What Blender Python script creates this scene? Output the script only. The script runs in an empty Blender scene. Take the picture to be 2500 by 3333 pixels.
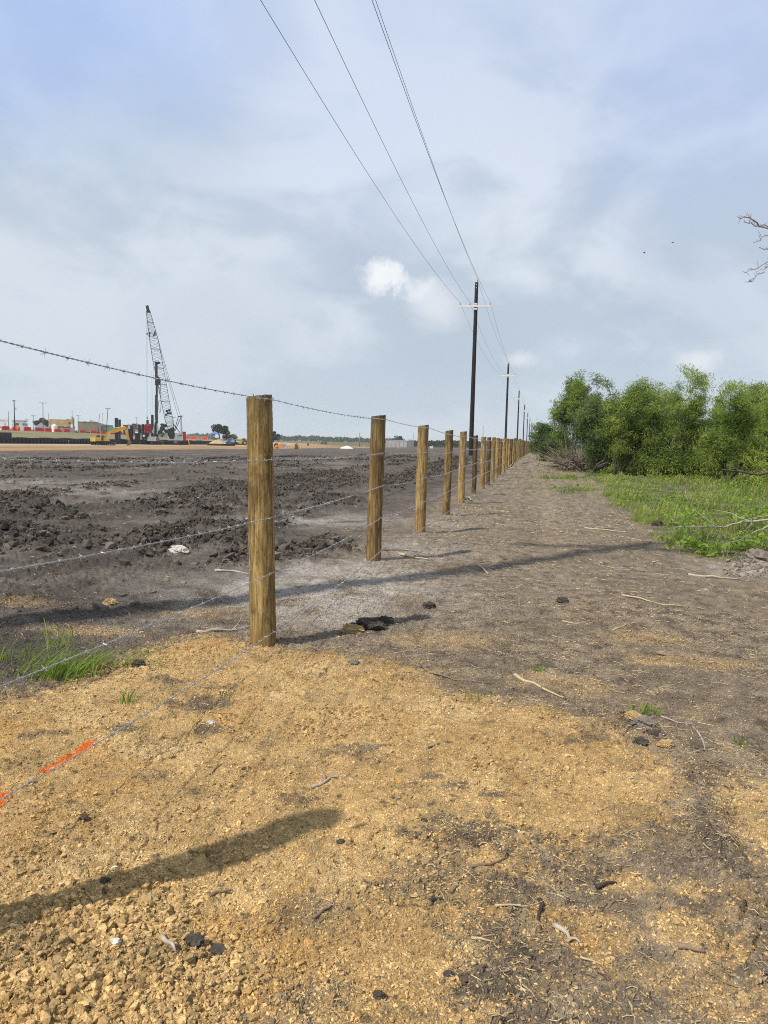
import bpy, math, random
import numpy as np
from mathutils import Vector, Matrix
PI = math.pi
scene = bpy.context.scene
COL = scene.collection

# ------------------------------------------------------------------ camera
H = 1.26                                   # eye height above the fence line
FPX = 2504.0                               # focal length in pixels of the 2500x3333 photograph
PITCH = math.atan(226 / FPX); ROLL = 0.0245
_f = Vector((0, math.cos(PITCH), -math.sin(PITCH)))
_u0 = Vector((0, math.sin(PITCH), math.cos(PITCH))); _r0 = Vector((1, 0, 0))
CR = _r0 * math.cos(ROLL) + _u0 * math.sin(ROLL)
CU = _u0 * math.cos(ROLL) - _r0 * math.sin(ROLL)
cam = bpy.data.cameras.new('camera'); camo = bpy.data.objects.new('camera', cam); COL.objects.link(camo)
cam.sensor_fit = 'VERTICAL'; cam.sensor_height = 36.0; cam.lens = FPX / 3333 * 36.0
cam.clip_start = 0.05; cam.clip_end = 8000
M4 = Matrix.Identity(4)
for i in range(3):
    M4[i][0] = CR[i]; M4[i][1] = CU[i]; M4[i][2] = -_f[i]
M4[2][3] = H
camo.matrix_world = M4
scene.camera = camo

# ------------------------------------------------------------------ light
SUN_AZ = math.radians(50)                  # shadows fall towards this bearing (from +Y to +X)
SUN_EL = math.radians(48)
sl = bpy.data.lights.new('sun', 'SUN'); sl.energy = 5.0; sl.angle = math.radians(0.9); sl.color = (1.0, 0.93, 0.82)
so = bpy.data.objects.new('sun', sl); COL.objects.link(so)
sd = Vector((math.sin(SUN_AZ) * math.cos(SUN_EL), math.cos(SUN_AZ) * math.cos(SUN_EL), -math.sin(SUN_EL)))
so.rotation_euler = sd.to_track_quat('-Z', 'Y').to_euler(); so.location = (-20, -20, 40)
scene.view_settings.view_transform = 'Standard'; scene.view_settings.look = 'None'
scene.view_settings.exposure = 0.0; scene.view_settings.gamma = 1.0
scene.render.engine = 'CYCLES'
scene.cycles.max_bounces = 5; scene.cycles.transparent_max_bounces = 8; scene.cycles.volume_bounces = 1
scene.cycles.use_denoising = False; scene.cycles.filter_width = 1.05; scene.cycles.pixel_filter_type = 'BLACKMAN_HARRIS'

def ray(px, py):
    return (_f + CR * ((px - 1250) / FPX) + CU * ((1666.5 - py) / FPX))
def G(px, py, z=0.0):
    d = ray(px, py); k = (z - H) / d.z
    return (d.x * k, d.y * k)
def AT(px, py, Y):
    d = ray(px, py); k = Y / d.y
    return Vector((d.x * k, Y, H + d.z * k))
FD = Vector((0.197, 0.9804)); FR = Vector((0.9804, -0.197))
def TS(t, s): return (FD.x * t + FR.x * s, FD.y * t + FR.y * s)

# ---- sky
W = bpy.data.worlds.new('World'); scene.world = W; W.use_nodes = True
nt = W.node_tree; N = nt.nodes; L = nt.links; N.clear()
def nd(t, **kw):
    n = N.new(t)
    for k, v in kw.items(): setattr(n, k, v)
    return n
def mth(op, a, b=None, clamp=False):
    n = nd('ShaderNodeMath', operation=op, use_clamp=clamp)
    for i, v in enumerate((a, b)):
        if v is None: continue
        if isinstance(v, (int, float)): n.inputs[i].default_value = v
        else: L.new(v, n.inputs[i])
    return n.outputs[0]
def mixc(f, a, b):
    n = nd('ShaderNodeMix', data_type='RGBA')
    for s, v in ((n.inputs[0], f), (n.inputs[6], a), (n.inputs[7], b)):
        if isinstance(v, (int, float)): s.default_value = v
        elif isinstance(v, tuple): s.default_value = (*v, 1)
        else: L.new(v, s)
    return n.outputs[2]
def noise(vec, scale, detail=4, rough=0.5, dist=0.0):
    n = nd('ShaderNodeTexNoise'); L.new(vec, n.inputs['Vector'])
    n.inputs['Scale'].default_value = scale; n.inputs['Detail'].default_value = detail
    n.inputs['Roughness'].default_value = rough; n.inputs['Distortion'].default_value = dist
    return n
def rng_(v, a, b, c=0.0, d=1.0):
    n = nd('ShaderNodeMapRange', interpolation_type='SMOOTHSTEP'); L.new(v, n.inputs[0])
    for i, q in enumerate((a, b, c, d)): n.inputs[i + 1].default_value = q
    return n.outputs[0]
sky = nd('ShaderNodeTexSky', sky_type='NISHITA', sun_disc=False, sun_elevation=SUN_EL, sun_rotation=SUN_AZ + PI)
sky.air_density = 1.0; sky.dust_density = 1.5
tc = nd('ShaderNodeTexCoord'); vec = tc.outputs['Generated']
sx = nd('ShaderNodeSeparateXYZ'); L.new(vec, sx.inputs[0])
den = mth('ADD', mth('MAXIMUM', sx.outputs[2], 0.0), 0.22)
cb = nd('ShaderNodeCombineXYZ')
L.new(mth('DIVIDE', sx.outputs[0], den), cb.inputs[0]); L.new(mth('DIVIDE', sx.outputs[1], den), cb.inputs[1])
P2 = cb.outputs[0]
sc3 = nd('ShaderNodeVectorMath', operation='MULTIPLY'); L.new(vec, sc3.inputs[0]); sc3.inputs[1].default_value = (1.0, 1.0, 1.9)
n1 = noise(sc3.outputs[0], 2.6, 7, 0.50, 0.6).outputs[0]
n2 = mth('ADD', mth('MULTIPLY', noise(sc3.outputs[0], 7.5, 7, 0.56, 0.5).outputs[0], 0.7), mth('MULTIPLY', noise(P2, 2.4, 6, 0.55, 0.3).outputs[0], 0.3))
n3 = noise(vec, 2.3, 3, 0.45, 0.2).outputs[0]
nv = noise(vec, 13, 8, 0.68, 0.3)
shade = mth('ADD', mth('MULTIPLY', n1, 0.65), mth('MULTIPLY', n2, 0.35))
# cloud deck: grey-blue undersides to pale lavender white
deck = mixc(rng_(shade, 0.44, 0.56), (5.2, 6.1, 7.2), (7.25, 7.95, 8.85))
deck = mixc(rng_(n3, 0.45, 0.62, 0.0, 0.30), deck, (5.7, 6.5, 7.4))
deck = mixc(rng_(sx.outputs[2], 0.24, 0.50, 0.0, 0.40), deck, (6.15, 7.05, 8.45))
low = rng_(sx.outputs[2], 0.0, 0.22, 1.0, 0.0)
deck = mixc(mth('MULTIPLY', low, 0.62), deck, (5.75, 6.75, 7.55))
el = sx.outputs[2]
bluemix = mth('MULTIPLY', rng_(n1, 0.60, 0.40), rng_(el, 0.20, 0.50, 0.0, 0.32))
blue = mixc(0.6, sky.outputs[0], (3.3, 5.1, 9.2))
colr = mixc(bluemix, deck, blue)
def blob(colr, px, py, r0, r1, amt, c, warp=0.05, sq=1.0):
    d = ray(px, py).normalized()
    off = nd('ShaderNodeVectorMath', operation='SUBTRACT'); L.new(nv.outputs[1], off.inputs[0]); off.inputs[1].default_value = (.5, .5, .5)
    sc = nd('ShaderNodeVectorMath', operation='SCALE'); L.new(off.outputs[0], sc.inputs[0]); sc.inputs[3].default_value = warp
    ad = nd('ShaderNodeVectorMath', operation='ADD'); L.new(vec, ad.inputs[0]); L.new(sc.outputs[0], ad.inputs[1])
    s2 = nd('ShaderNodeVectorMath', operation='SUBTRACT'); L.new(ad.outputs[0], s2.inputs[0]); s2.inputs[1].default_value = d
    m = nd('ShaderNodeVectorMath', operation='MULTIPLY'); L.new(s2.outputs[0], m.inputs[0]); m.inputs[1].default_value = (1, 1, sq)
    ln = nd('ShaderNodeVectorMath', operation='LENGTH'); L.new(m.outputs[0], ln.inputs[0])
    return mixc(rng_(ln.outputs[1], r0, r1, amt, 0.0), colr, c)
WHT = (9.2, 9.4, 9.7)
colr = blob(colr, 60, 60, 0.01, 0.19, 0.6, (3.9, 5.5, 9.2), 0.12)
colr = blob(colr, 520, 90, 0.01, 0.15, 0.6, (3.8, 5.4, 9.2), 0.12)
colr = blob(colr, 2350, 60, 0.02, 0.30, 0.5, (4.2, 5.4, 8.8), 0.14)
colr = blob(colr, 1150, 80, 0.05, 0.32, 0.55, (6.3, 7.2, 9.3), 0.12)
colr = blob(colr, 700, 1050, 0.03, 0.20, 0.35, (4.6, 5.55, 6.6), 0.14, 1.6)
colr = blob(colr, 1120, 870, 0.01, 0.13, 0.42, (4.4, 5.3, 6.7), 0.12, 1.7)
colr = blob(colr, 1500, 1130, 0.02, 0.18, 0.45, (4.6, 5.6, 6.7), 0.14, 1.6)
colr = blob(colr, 470, 480, 0.02, 0.18, 0.35, (4.3, 5.4, 7.0), 0.14, 1.4)
colr = blob(colr, 2250, 1000, 0.02, 0.22, 0.30, (4.3, 5.3, 6.9), 0.14, 1.6)
colr = blob(colr, 1230, 905, 0.006, 0.040, 1.0, WHT, 0.095, 1.5)
colr = blob(colr, 1290, 905, 0.006, 0.034, 0.8, WHT, 0.11, 1.8)
colr = blob(colr, 1385, 935, 0.008, 0.036, 0.65, WHT, 0.095, 1.5)
colr = blob(colr, 1430, 1000, 0.004, 0.050, 0.55, WHT, 0.055, 1.2)
colr = blob(colr, 1700, 1163, 0.002, 0.030, 0.5, WHT, 0.04, 2.2)
colr = blob(colr, 2275, 1170, 0.003, 0.034, 0.6, WHT, 0.04, 1.6)
colr = blob(colr, 640, 1120, 0.01, 0.075, 0.4, (6.8, 7.5, 8.3), 0.08, 2.2)
colr = blob(colr, 1010, 1120, 0.005, 0.06, 0.35, (6.6, 7.3, 8.2), 0.08, 1.8)
bg = nd('ShaderNodeBackground'); L.new(colr, bg.inputs[0]); bg.inputs[1].default_value = 0.1
ow = nd('ShaderNodeOutputWorld'); L.new(bg.outputs[0], ow.inputs[0])

# ------------------------------------------------------------------ noise in numpy
def _hash(ix, iy, seed):
    h = (ix.astype(np.int64) * 374761393 + iy.astype(np.int64) * 668265263 + seed * 974711) & 0xffffffff
    h = ((h ^ (h >> 13)) * 1274126177) & 0xffffffff
    return ((h ^ (h >> 16)) & 0xffffff) / float(0x1000000)
def vn(x, y, seed=0):
    ix = np.floor(x); iy = np.floor(y); fx = x - ix; fy = y - iy
    def g(a, b):
        t = _hash(ix + a, iy + b, seed) * 6.2831853
        return np.cos(t) * (fx - a) + np.sin(t) * (fy - b)
    u = fx * fx * fx * (fx * (fx * 6 - 15) + 10); v = fy * fy * fy * (fy * (fy * 6 - 15) + 10)
    a = g(0, 0); b = g(1, 0); c = g(0, 1); d = g(1, 1)
    return (a + (b - a) * u + (c - a) * v + (a - b - c + d) * u * v) * 1.5
def fbm(x, y, sc, o=3, seed=0):
    r = 0; a = 1.0; t = 0
    for i in range(o):
        r = r + a * vn(x * sc, y * sc, seed + i * 17); t += a; a *= 0.5; sc *= 2.07
    return r / t
def wor(x, y, sc, seed=0):
    x = x * sc; y = y * sc; ix = np.floor(x); iy = np.floor(y)
    f1 = np.full(x.shape, 9.0); f2 = np.full(x.shape, 9.0); idv = np.zeros(x.shape)
    for a in (-1, 0, 1):
        for b in (-1, 0, 1):
            cx = ix + a; cy = iy + b
            d = np.hypot(cx + _hash(cx, cy, seed) - x, cy + _hash(cx, cy, seed + 5) - y)
            n = d < f1
            f2 = np.where(n, f1, np.minimum(f2, d)); idv = np.where(n, _hash(cx, cy, seed + 9), idv); f1 = np.where(n, d, f1)
    return f1, f2, idv
def sm(a, b, x):
    t = np.clip((x - a) / (b - a), 0, 1); return t * t * (3 - 2 * t)
def sdpoly(x, y, P):
    d = np.full(x.shape, 1e9); ins = np.zeros(x.shape, bool)
    n = len(P)
    for i in range(n):
        ax, ay = P[i]; bx, by = P[(i + 1) % n]
        ex = bx - ax; ey = by - ay
        t = np.clip(((x - ax) * ex + (y - ay) * ey) / (ex * ex + ey * ey + 1e-12), 0, 1)
        d = np.minimum(d, (x - ax - t * ex) ** 2 + (y - ay - t * ey) ** 2)
        c = ((ay > y) != (by > y)) & (x < (bx - ax) * (y - ay) / (by - ay + 1e-12) + ax)
        ins ^= c
    return np.where(ins, -1, 1) * np.sqrt(d)
def sdline(x, y, P):
    d = np.full(x.shape, 1e9)
    for i in range(len(P) - 1):
        ax, ay = P[i]; bx, by = P[i + 1]; ex = bx - ax; ey = by - ay
        t = np.clip(((x - ax) * ex + (y - ay) * ey) / (ex * ex + ey * ey + 1e-12), 0, 1)
        d = np.minimum(d, (x - ax - t * ex) ** 2 + (y - ay - t * ey) ** 2)
    return np.sqrt(d)

# ------------------------------------------------------------------ materials
def newmat(name):
    m = bpy.data.materials.new(name); m.use_nodes = True; t = m.node_tree; t.nodes.clear()
    o = t.nodes.new('ShaderNodeOutputMaterial'); b = t.nodes.new('ShaderNodeBsdfPrincipled')
    t.links.new(b.outputs[0], o.inputs[0]); return m, t, b, o
MATS = {}
def mat(name, c, rough=0.7, metal=0.0, var=0.25, scale=6.0, bump=0.0, dirt=None, spec=0.3, stretch=(1, 1, 1)):
    """a painted / weathered surface: base colour broken up by two noises, with optional dust of another colour"""
    if name in MATS: return MATS[name]
    m, t, b, o = newmat(name); n = t.nodes; l = t.links
    tcn = n.new('ShaderNodeTexCoord'); mp = n.new('ShaderNodeMapping'); l.new(tcn.outputs['Object'], mp.inputs[0]); mp.inputs['Scale'].default_value = stretch
    nz = n.new('ShaderNodeTexNoise'); nz.inputs['Scale'].default_value = scale; nz.inputs['Detail'].default_value = 6; nz.inputs['Roughness'].default_value = 0.65
    l.new(mp.outputs[0], nz.inputs['Vector'])
    cr = n.new('ShaderNodeValToRGB'); l.new(nz.outputs[0], cr.inputs[0])
    cr.color_ramp.elements[0].position = 0.3; cr.color_ramp.elements[1].position = 0.72
    cr.color_ramp.elements[0].color = (*[max(0, q * (1 - var)) for q in c], 1); cr.color_ramp.elements[1].color = (*[min(1, q * (1 + var)) for q in c], 1)
    out = cr.outputs[0]
    if dirt:
        n2_ = n.new('ShaderNodeTexNoise'); n2_.inputs['Scale'].default_value = scale * 0.35; n2_.inputs['Detail'].default_value = 5
        l.new(mp.outputs[0], n2_.inputs['Vector'])
        mr = n.new('ShaderNodeMapRange'); l.new(n2_.outputs[0], mr.inputs[0]); mr.inputs[1].default_value = 0.45; mr.inputs[2].default_value = 0.7; mr.inputs[4].default_value = dirt[1]
        mx = n.new('ShaderNodeMix'); mx.data_type = 'RGBA'; l.new(mr.outputs[0], mx.inputs[0]); l.new(out, mx.inputs[6]); mx.inputs[7].default_value = (*dirt[0], 1)
        out = mx.outputs[2]
    l.new(out, b.inputs['Base Color']); b.inputs['Roughness'].default_value = rough; b.inputs['Metallic'].default_value = metal
    b.inputs['Specular IOR Level'].default_value = spec
    if bump:
        bp = n.new('ShaderNodeBump'); bp.inputs['Strength'].default_value = bump; bp.inputs['Distance'].default_value = 0.02
        l.new(nz.outputs[0], bp.inputs['Height']); l.new(bp.outputs[0], b.inputs['Normal'])
    MATS[name] = m; return m
def leafmat(name, c0, c1, scale=1.5, trans=0.35):
    m, t, b, o = newmat(name); n = t.nodes; l = t.links
    tcn = n.new('ShaderNodeTexCoord'); nz = n.new('ShaderNodeTexNoise'); nz.inputs['Scale'].default_value = scale; nz.inputs['Detail'].default_value = 5
    l.new(tcn.outputs['Object'], nz.inputs['Vector'])
    cr = n.new('ShaderNodeValToRGB'); l.new(nz.outputs[0], cr.inputs[0]); cr.color_ramp.elements[0].position = 0.35; cr.color_ramp.elements[1].position = 0.68
    cr.color_ramp.elements[0].color = (*c0, 1); cr.color_ramp.elements[1].color = (*c1, 1)
    l.new(cr.outputs[0], b.inputs['Base Color']); b.inputs['Roughness'].default_value = 0.6; b.inputs['Specular IOR Level'].default_value = 0.2
    tr = n.new('ShaderNodeBsdfTranslucent'); l.new(cr.outputs[0], tr.inputs[0])
    mx = n.new('ShaderNodeMixShader'); mx.inputs[0].default_value = trans; l.new(b.outputs[0], mx.inputs[1]); l.new(tr.outputs[0], mx.inputs[2]); l.new(mx.outputs[0], o.inputs[0])
    MATS[name] = m; return m
def attrmat(name, rough=0.95, fine=260.0, bump=0.35, bscale=120.0, crumb=False):
    """ground-like surface: albedo from the 'Col' attribute, broken up by fine procedural noise"""
    m, t, b, o = newmat(name); n = t.nodes; l = t.links
    at = n.new('ShaderNodeAttribute'); at.attribute_name = 'Col'
    tcn = n.new('ShaderNodeTexCoord')
    nz = n.new('ShaderNodeTexNoise'); nz.inputs['Scale'].default_value = fine; nz.inputs['Detail'].default_value = 3; nz.inputs['Roughness'].default_value = 0.7
    n2_ = n.new('ShaderNodeTexNoise'); n2_.inputs['Scale'].default_value = fine / 9; n2_.inputs['Detail'].default_value = 5; n2_.inputs['Roughness'].default_value = 0.7
    l.new(tcn.outputs['Object'], nz.inputs['Vector']); l.new(tcn.outputs['Object'], n2_.inputs['Vector'])
    def mr(s, a, b_, c, d):
        q = n.new('ShaderNodeMapRange'); l.new(s, q.inputs[0])
        for i, v in enumerate((a, b_, c, d)): q.inputs[i + 1].default_value = v
        return q.outputs[0]
    mu = n.new('ShaderNodeMath'); mu.operation = 'MULTIPLY'; l.new(mr(nz.outputs[0], .3, .7, .58, 1.36), mu.inputs[0]); l.new(mr(n2_.outputs[0], .3, .7, .75, 1.25), mu.inputs[1])
    vm = n.new('ShaderNodeVectorMath'); vm.operation = 'SCALE'; l.new(at.outputs['Color'], vm.inputs[0]); l.new(mu.outputs[0], vm.inputs[3])
    l.new(vm.outputs[0], b.inputs['Base Color']); b.inputs['Roughness'].default_value = rough; b.inputs['Specular IOR Level'].default_value = 0.15
    nb = n.new('ShaderNodeTexNoise'); nb.inputs['Scale'].default_value = bscale; nb.inputs['Detail'].default_value = 4; nb.inputs['Roughness'].default_value = 0.75
    l.new(tcn.outputs['Object'], nb.inputs['Vector'])
    bp = n.new('ShaderNodeBump'); bp.inputs['Strength'].default_value = bump; bp.inputs['Distance'].default_value = 0.012
    hsrc = nb.outputs[0]
    if crumb:                                                  # crumbly grain: small broken cells of two sizes
        def vor(s):
            w = n.new('ShaderNodeMix'); w.data_type = 'RGBA'; w.inputs[0].default_value = .012; l.new(tcn.outputs['Object'], w.inputs[6]); l.new(nb.outputs[1], w.inputs[7])
            q = n.new('ShaderNodeTexVoronoi'); q.inputs['Scale'].default_value = s; q.inputs['Randomness'].default_value = 1; l.new(w.outputs[2], q.inputs['Vector'])
            sp = n.new('ShaderNodeSeparateColor'); l.new(q.outputs['Color'], sp.inputs[0])
            e = n.new('ShaderNodeMath'); e.operation = 'MULTIPLY_ADD'; l.new(q.outputs['Distance'], e.inputs[0]); e.inputs[1].default_value = -1.1; l.new(sp.outputs[0], e.inputs[2]); return e.outputs[0]
        a1 = n.new('ShaderNodeMath'); a1.operation = 'MULTIPLY_ADD'; l.new(vor(62), a1.inputs[0]); a1.inputs[1].default_value = .65; l.new(nb.outputs[0], a1.inputs[2])
        a2 = n.new('ShaderNodeMath'); a2.operation = 'MULTIPLY_ADD'; l.new(vor(150), a2.inputs[0]); a2.inputs[1].default_value = .4; l.new(a1.outputs[0], a2.inputs[2]); hsrc = a2.outputs[0]
    l.new(hsrc, bp.inputs['Height']); l.new(bp.outputs[0], b.inputs['Normal'])
    MATS[name] = m; return m

# ------------------------------------------------------------------ mesh helpers
def mesh_np(name, V, F, m=None, col=None, smooth=False):
    V = np.asarray(V, np.float32); F = np.asarray(F, np.int32); k = F.shape[1]
    me = bpy.data.meshes.new(name); me.vertices.add(len(V)); me.vertices.foreach_set('co', V.ravel())
    me.loops.add(F.size); me.loops.foreach_set('vertex_index', F.ravel())
    me.polygons.add(len(F)); me.polygons.foreach_set('loop_start', np.arange(0, F.size, k, dtype=np.int32))
    me.update(calc_edges=True)
    me.polygons.foreach_set('use_smooth', np.full(len(F), bool(smooth)))
    if col is not None:
        a = me.color_attributes.new('Col', 'FLOAT_COLOR', 'POINT')
        a.data.foreach_set('color', np.concatenate([col, np.ones((len(col), 1))], 1).astype(np.float32).ravel())
    if m: me.materials.append(m)
    return me
def link(name, me, parent=None, loc=None):
    o = bpy.data.objects.new(name, me); COL.objects.link(o)
    if parent is not None: o.parent = parent
    if loc is not None: o.location = loc
    return o
def tag(o, label=None, cat=None, group=None, kind=None):
    if label: o['label'] = label
    if cat: o['category'] = cat
    if group: o['group'] = group
    if kind: o['kind'] = kind
    return o
def thing(name, label, cat, loc=(0, 0, 0), rz=0.0, group=None):
    o = bpy.data.objects.new(name, None); o.empty_display_size = 0.2; COL.objects.link(o)
    o.location = loc; o.rotation_euler = (0, 0, rz)
    return tag(o, label, cat, group)
def children(o): return [c for c in bpy.data.objects if c.parent is o]
def copy_tree(o, parent=None, kids=None):
    c = o.copy(); COL.objects.link(c)
    if parent is not None: c.parent = parent
    for ch in children(o): copy_tree(ch, c)
    return c
class MB:
    def __init__(s): s.v = []; s.f = []
    def add(s, vs, fs):
        b = len(s.v); s.v += [tuple(q) for q in vs]; s.f += [[i + b for i in f] for f in fs]; return s
    def box(s, c, d, rz=0.0):
        hx, hy, hz = d[0] / 2, d[1] / 2, d[2] / 2; ca, sa = math.cos(rz), math.sin(rz)
        vs = []
        for x, y, z in ((-1, -1, -1), (1, -1, -1), (1, 1, -1), (-1, 1, -1), (-1, -1, 1), (1, -1, 1), (1, 1, 1), (-1, 1, 1)):
            X = x * hx; Y = y * hy; vs.append((c[0] + X * ca - Y * sa, c[1] + X * sa + Y * ca, c[2] + z * hz))
        return s.add(vs, [(0, 3, 2, 1), (4, 5, 6, 7), (0, 1, 5, 4), (1, 2, 6, 5), (2, 3, 7, 6), (3, 0, 4, 7)])
    def beam(s, p0, p1, w, h=None):
        h = h or w; p0 = Vector(p0); p1 = Vector(p1); d = (p1 - p0).normalized()
        up = Vector((0, 0, 1)) if abs(d.z) < 0.95 else Vector((0, 1, 0))
        a = d.cross(up).normalized() * w / 2; b = a.normalized().cross(d).normalized() * h / 2
        vs = [p + a * i + b * j for p in (p0, p1) for i, j in ((-1, -1), (1, -1), (1, 1), (-1, 1))]
        return s.add(vs, [(0, 1, 2, 3), (7, 6, 5, 4), (0, 4, 5, 1), (1, 5, 6, 2), (2, 6, 7, 3), (3, 7, 4, 0)])
    def tube(s, pts, r, n=8, cap=True):
        pts = [Vector(p) for p in pts]; m = len(pts)
        rs = [r] * m if isinstance(r, (int, float)) else list(r)
        d = (pts[1] - pts[0]).normalized(); up = Vector((0, 0, 1)) if abs(d.z) < 0.9 else Vector((1, 0, 0))
        a = d.cross(up).normalized(); vs = []
        for i, p in enumerate(pts):
            d = (pts[min(i + 1, m - 1)] - pts[max(i - 1, 0)]).normalized()
            a = (a - d * a.dot(d)).normalized(); b = d.cross(a)
            vs += [p + (a * math.cos(2 * PI * k / n) + b * math.sin(2 * PI * k / n)) * rs[i] for k in range(n)]
        fs = [(i * n + k, i * n + (k + 1) % n, (i + 1) * n + (k + 1) % n, (i + 1) * n + k) for i in range(m - 1) for k in range(n)]
        if cap: fs += [tuple(range(n))[::-1], tuple((m - 1) * n + k for k in range(n))]
        return s.add(vs, fs)
    def lathe(s, prof, n=12, c=(0, 0, 0)):
        return s.tube_z(prof, n, c)
    def tube_z(s, prof, n, c):
        vs = [(c[0] + r * math.cos(2 * PI * k / n), c[1] + r * math.sin(2 * PI * k / n), c[2] + z) for r, z in prof for k in range(n)]
        m = len(prof)
        fs = [(i * n + k, i * n + (k + 1) % n, (i + 1) * n + (k + 1) % n, (i + 1) * n + k) for i in range(m - 1) for k in range(n)]
        fs += [tuple(range(n))[::-1], tuple((m - 1) * n + k for k in range(n))]
        return s.add(vs, fs)
    def disc(s, c, r, w, n=14):
        """a wheel-like disc with its axis along y"""
        vs = [(c[0] + r * math.cos(2 * PI * k / n), c[1] + y, c[2] + r * math.sin(2 * PI * k / n)) for y in (-w / 2, w / 2) for k in range(n)]
        fs = [(k, (k + 1) % n, n + (k + 1) % n, n + k) for k in range(n)] + [tuple(range(n))[::-1], tuple(range(n, 2 * n))]
        return s.add(vs, fs)
    def prism(s, poly, y0, y1):
        n = len(poly)
        vs = [(x, y0, z) for x, z in poly] + [(x, y1, z) for x, z in poly]
        return s.add(vs, [(i, (i + 1) % n, n + (i + 1) % n, n + i) for i in range(n)] + [tuple(range(n))[::-1], tuple(range(n, 2 * n))])
    def build(s, name, m, parent=None, smooth=False, label=None, loc=None):
        me = bpy.data.meshes.new(name); me.from_pydata(s.v, [], s.f); me.materials.append(m)
        if smooth: me.polygons.foreach_set('use_smooth', np.ones(len(me.polygons), bool))
        me.update(); o = link(name, me, parent, loc)
        if label: o['label'] = label
        return o
# ------------------------------------------------------------------ terrain
def ts_of(x, y): return x * FD.x + y * FD.y, x * FR.x + y * FR.y
def hbase(x, y):
    x = np.asarray(x, float); y = np.asarray(y, float)
    t, s = ts_of(x, y)
    z = -0.6 * sm(-9, -46, s) * sm(5, 40, np.hypot(x, y))
    z = z + 0.3 * sm(22, 64, t) * sm(-30, -8, s) * (1 - 0.4 * sm(10, 60, s))
    we = 1 - sm(236, 262, t)                                  # the retained bank ends beyond the wall
    top = 2.0 - 0.65 * sm(200, 265, t)
    bank = 1.12 + (top + 0.6 - 1.12) * sm(-99, -138, s) + 0.018 * np.maximum(-150 - s, 0)
    step = sm(-95.5, -98.5, s)
    z = z + step * bank * we
    z = z + (1 - we) * (1.0 * sm(-60, -100, s)) + (1 - we) * 0.3 * sm(-100, -200, s)
    far = sm(500, 900, np.hypot(x, y)); z = z * (1 - far) + 0.6 * far
    return z
def poly(pts, z=0.0): return [G(a, b, z) for a, b in pts]
SAND1 = poly([(-900, 2380), (-300, 2330), (0, 2290), (300, 2230), (480, 2120), (700, 2070), (900, 2120), (1180, 2160), (1350, 2180), (1500, 2270), (1700, 2310),
              (1900, 2350), (2050, 2400), (2160, 2480), (2230, 2620), (2210, 2710), (2090, 2700), (1900, 2770), (1760, 2880), (1680, 3060), (1640, 3333), (1700, 3900), (-2600, 3900)])
SAND2 = poly([(2270, 2570), (2380, 2540), (2600, 2550), (3200, 2600), (3200, 2860), (2600, 2830), (2420, 2760), (2330, 2690)])
CLODA = poly([(-500, 1690), (0, 1695), (300, 1730), (520, 1720), (700, 1700), (900, 1690), (900, 1815), (700, 1845), (560, 1830), (400, 1800), (0, 1790), (-500, 1780)])
CLODB = poly([(420, 1640), (600, 1590), (760, 1570), (960, 1545), (1150, 1530), (1180, 1580), (1000, 1610), (870, 1650), (650, 1690), (480, 1680)])
CLODC = poly([(-300, 1640), (0, 1635), (260, 1655), (300, 1700), (-300, 1690)])
CLODD = poly([(890, 1760), (1010, 1745), (1110, 1760), (1130, 1800), (1020, 1825), (900, 1810)])
CLODE = poly([(1180, 1560), (1290, 1545), (1480, 1500), (1560, 1480), (1520, 1520), (1400, 1560), (1250, 1600)])
CLODF = poly([(1150, 1930), (1260, 1905), (1350, 1890), (1340, 1930), (1240, 1985), (1160, 1990)])
RIDGE = [G(a, b) for a, b in ((2050, 2360), (2130, 2420), (2200, 2480), (2255, 2570), (2285, 2660), (2330, 2760), (2400, 2900), (2470, 3050), (2560, 3300), (2650, 3700))]
GRASS = poly([(1990, 1640), (2130, 1720), (2190, 1790), (2330, 1825), (2500, 1800), (3600, 1830), (3900, 1560), (2500, 1500), (1900, 1535), (1915, 1556), (1985, 1602)])
PAINT = [[G(a, b) for a, b in ((152, 2512), (290, 2432))], [G(a, b) for a, b in ((-40, 2660), (2, 2602))]]
def ell(x, y, px, py, rx, ry):
    cx, cy = G(px, py); return np.exp(-(((x - cx) / rx) ** 2 + ((y - cy) / ry) ** 2))
SANDBLOBS = [(2100, 2080, .33, .22, .42), (2230, 2162, .42, .16, .5), (1790, 2232, .25, .2, .4), (2150, 2165, .2, .1, .6), (1900, 2240, .2, .18, .4), (1450, 2090, .45, .25, .35),
             (1850, 2980, .16, .1, .9), (1960, 3050, .13, .1, .8), (2210, 3010, .12, .1, .8), (2330, 3070, .12, .09, .7), (2050, 2870, .09, .08, .8), (2240, 2890, .08, .06, .8),
             (1790, 2960, .1, .09, .8), (2100, 3150, .14, .08, .6), (1760, 2620, .2, .2, .5), (2380, 3250, .15, .1, .6), (2450, 2950, .1, .1, .5), (660, 1990, .4, .3, .3), (40, 1965, .4, .25, .3), (300, 2060, .4, .2, .4)]
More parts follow.
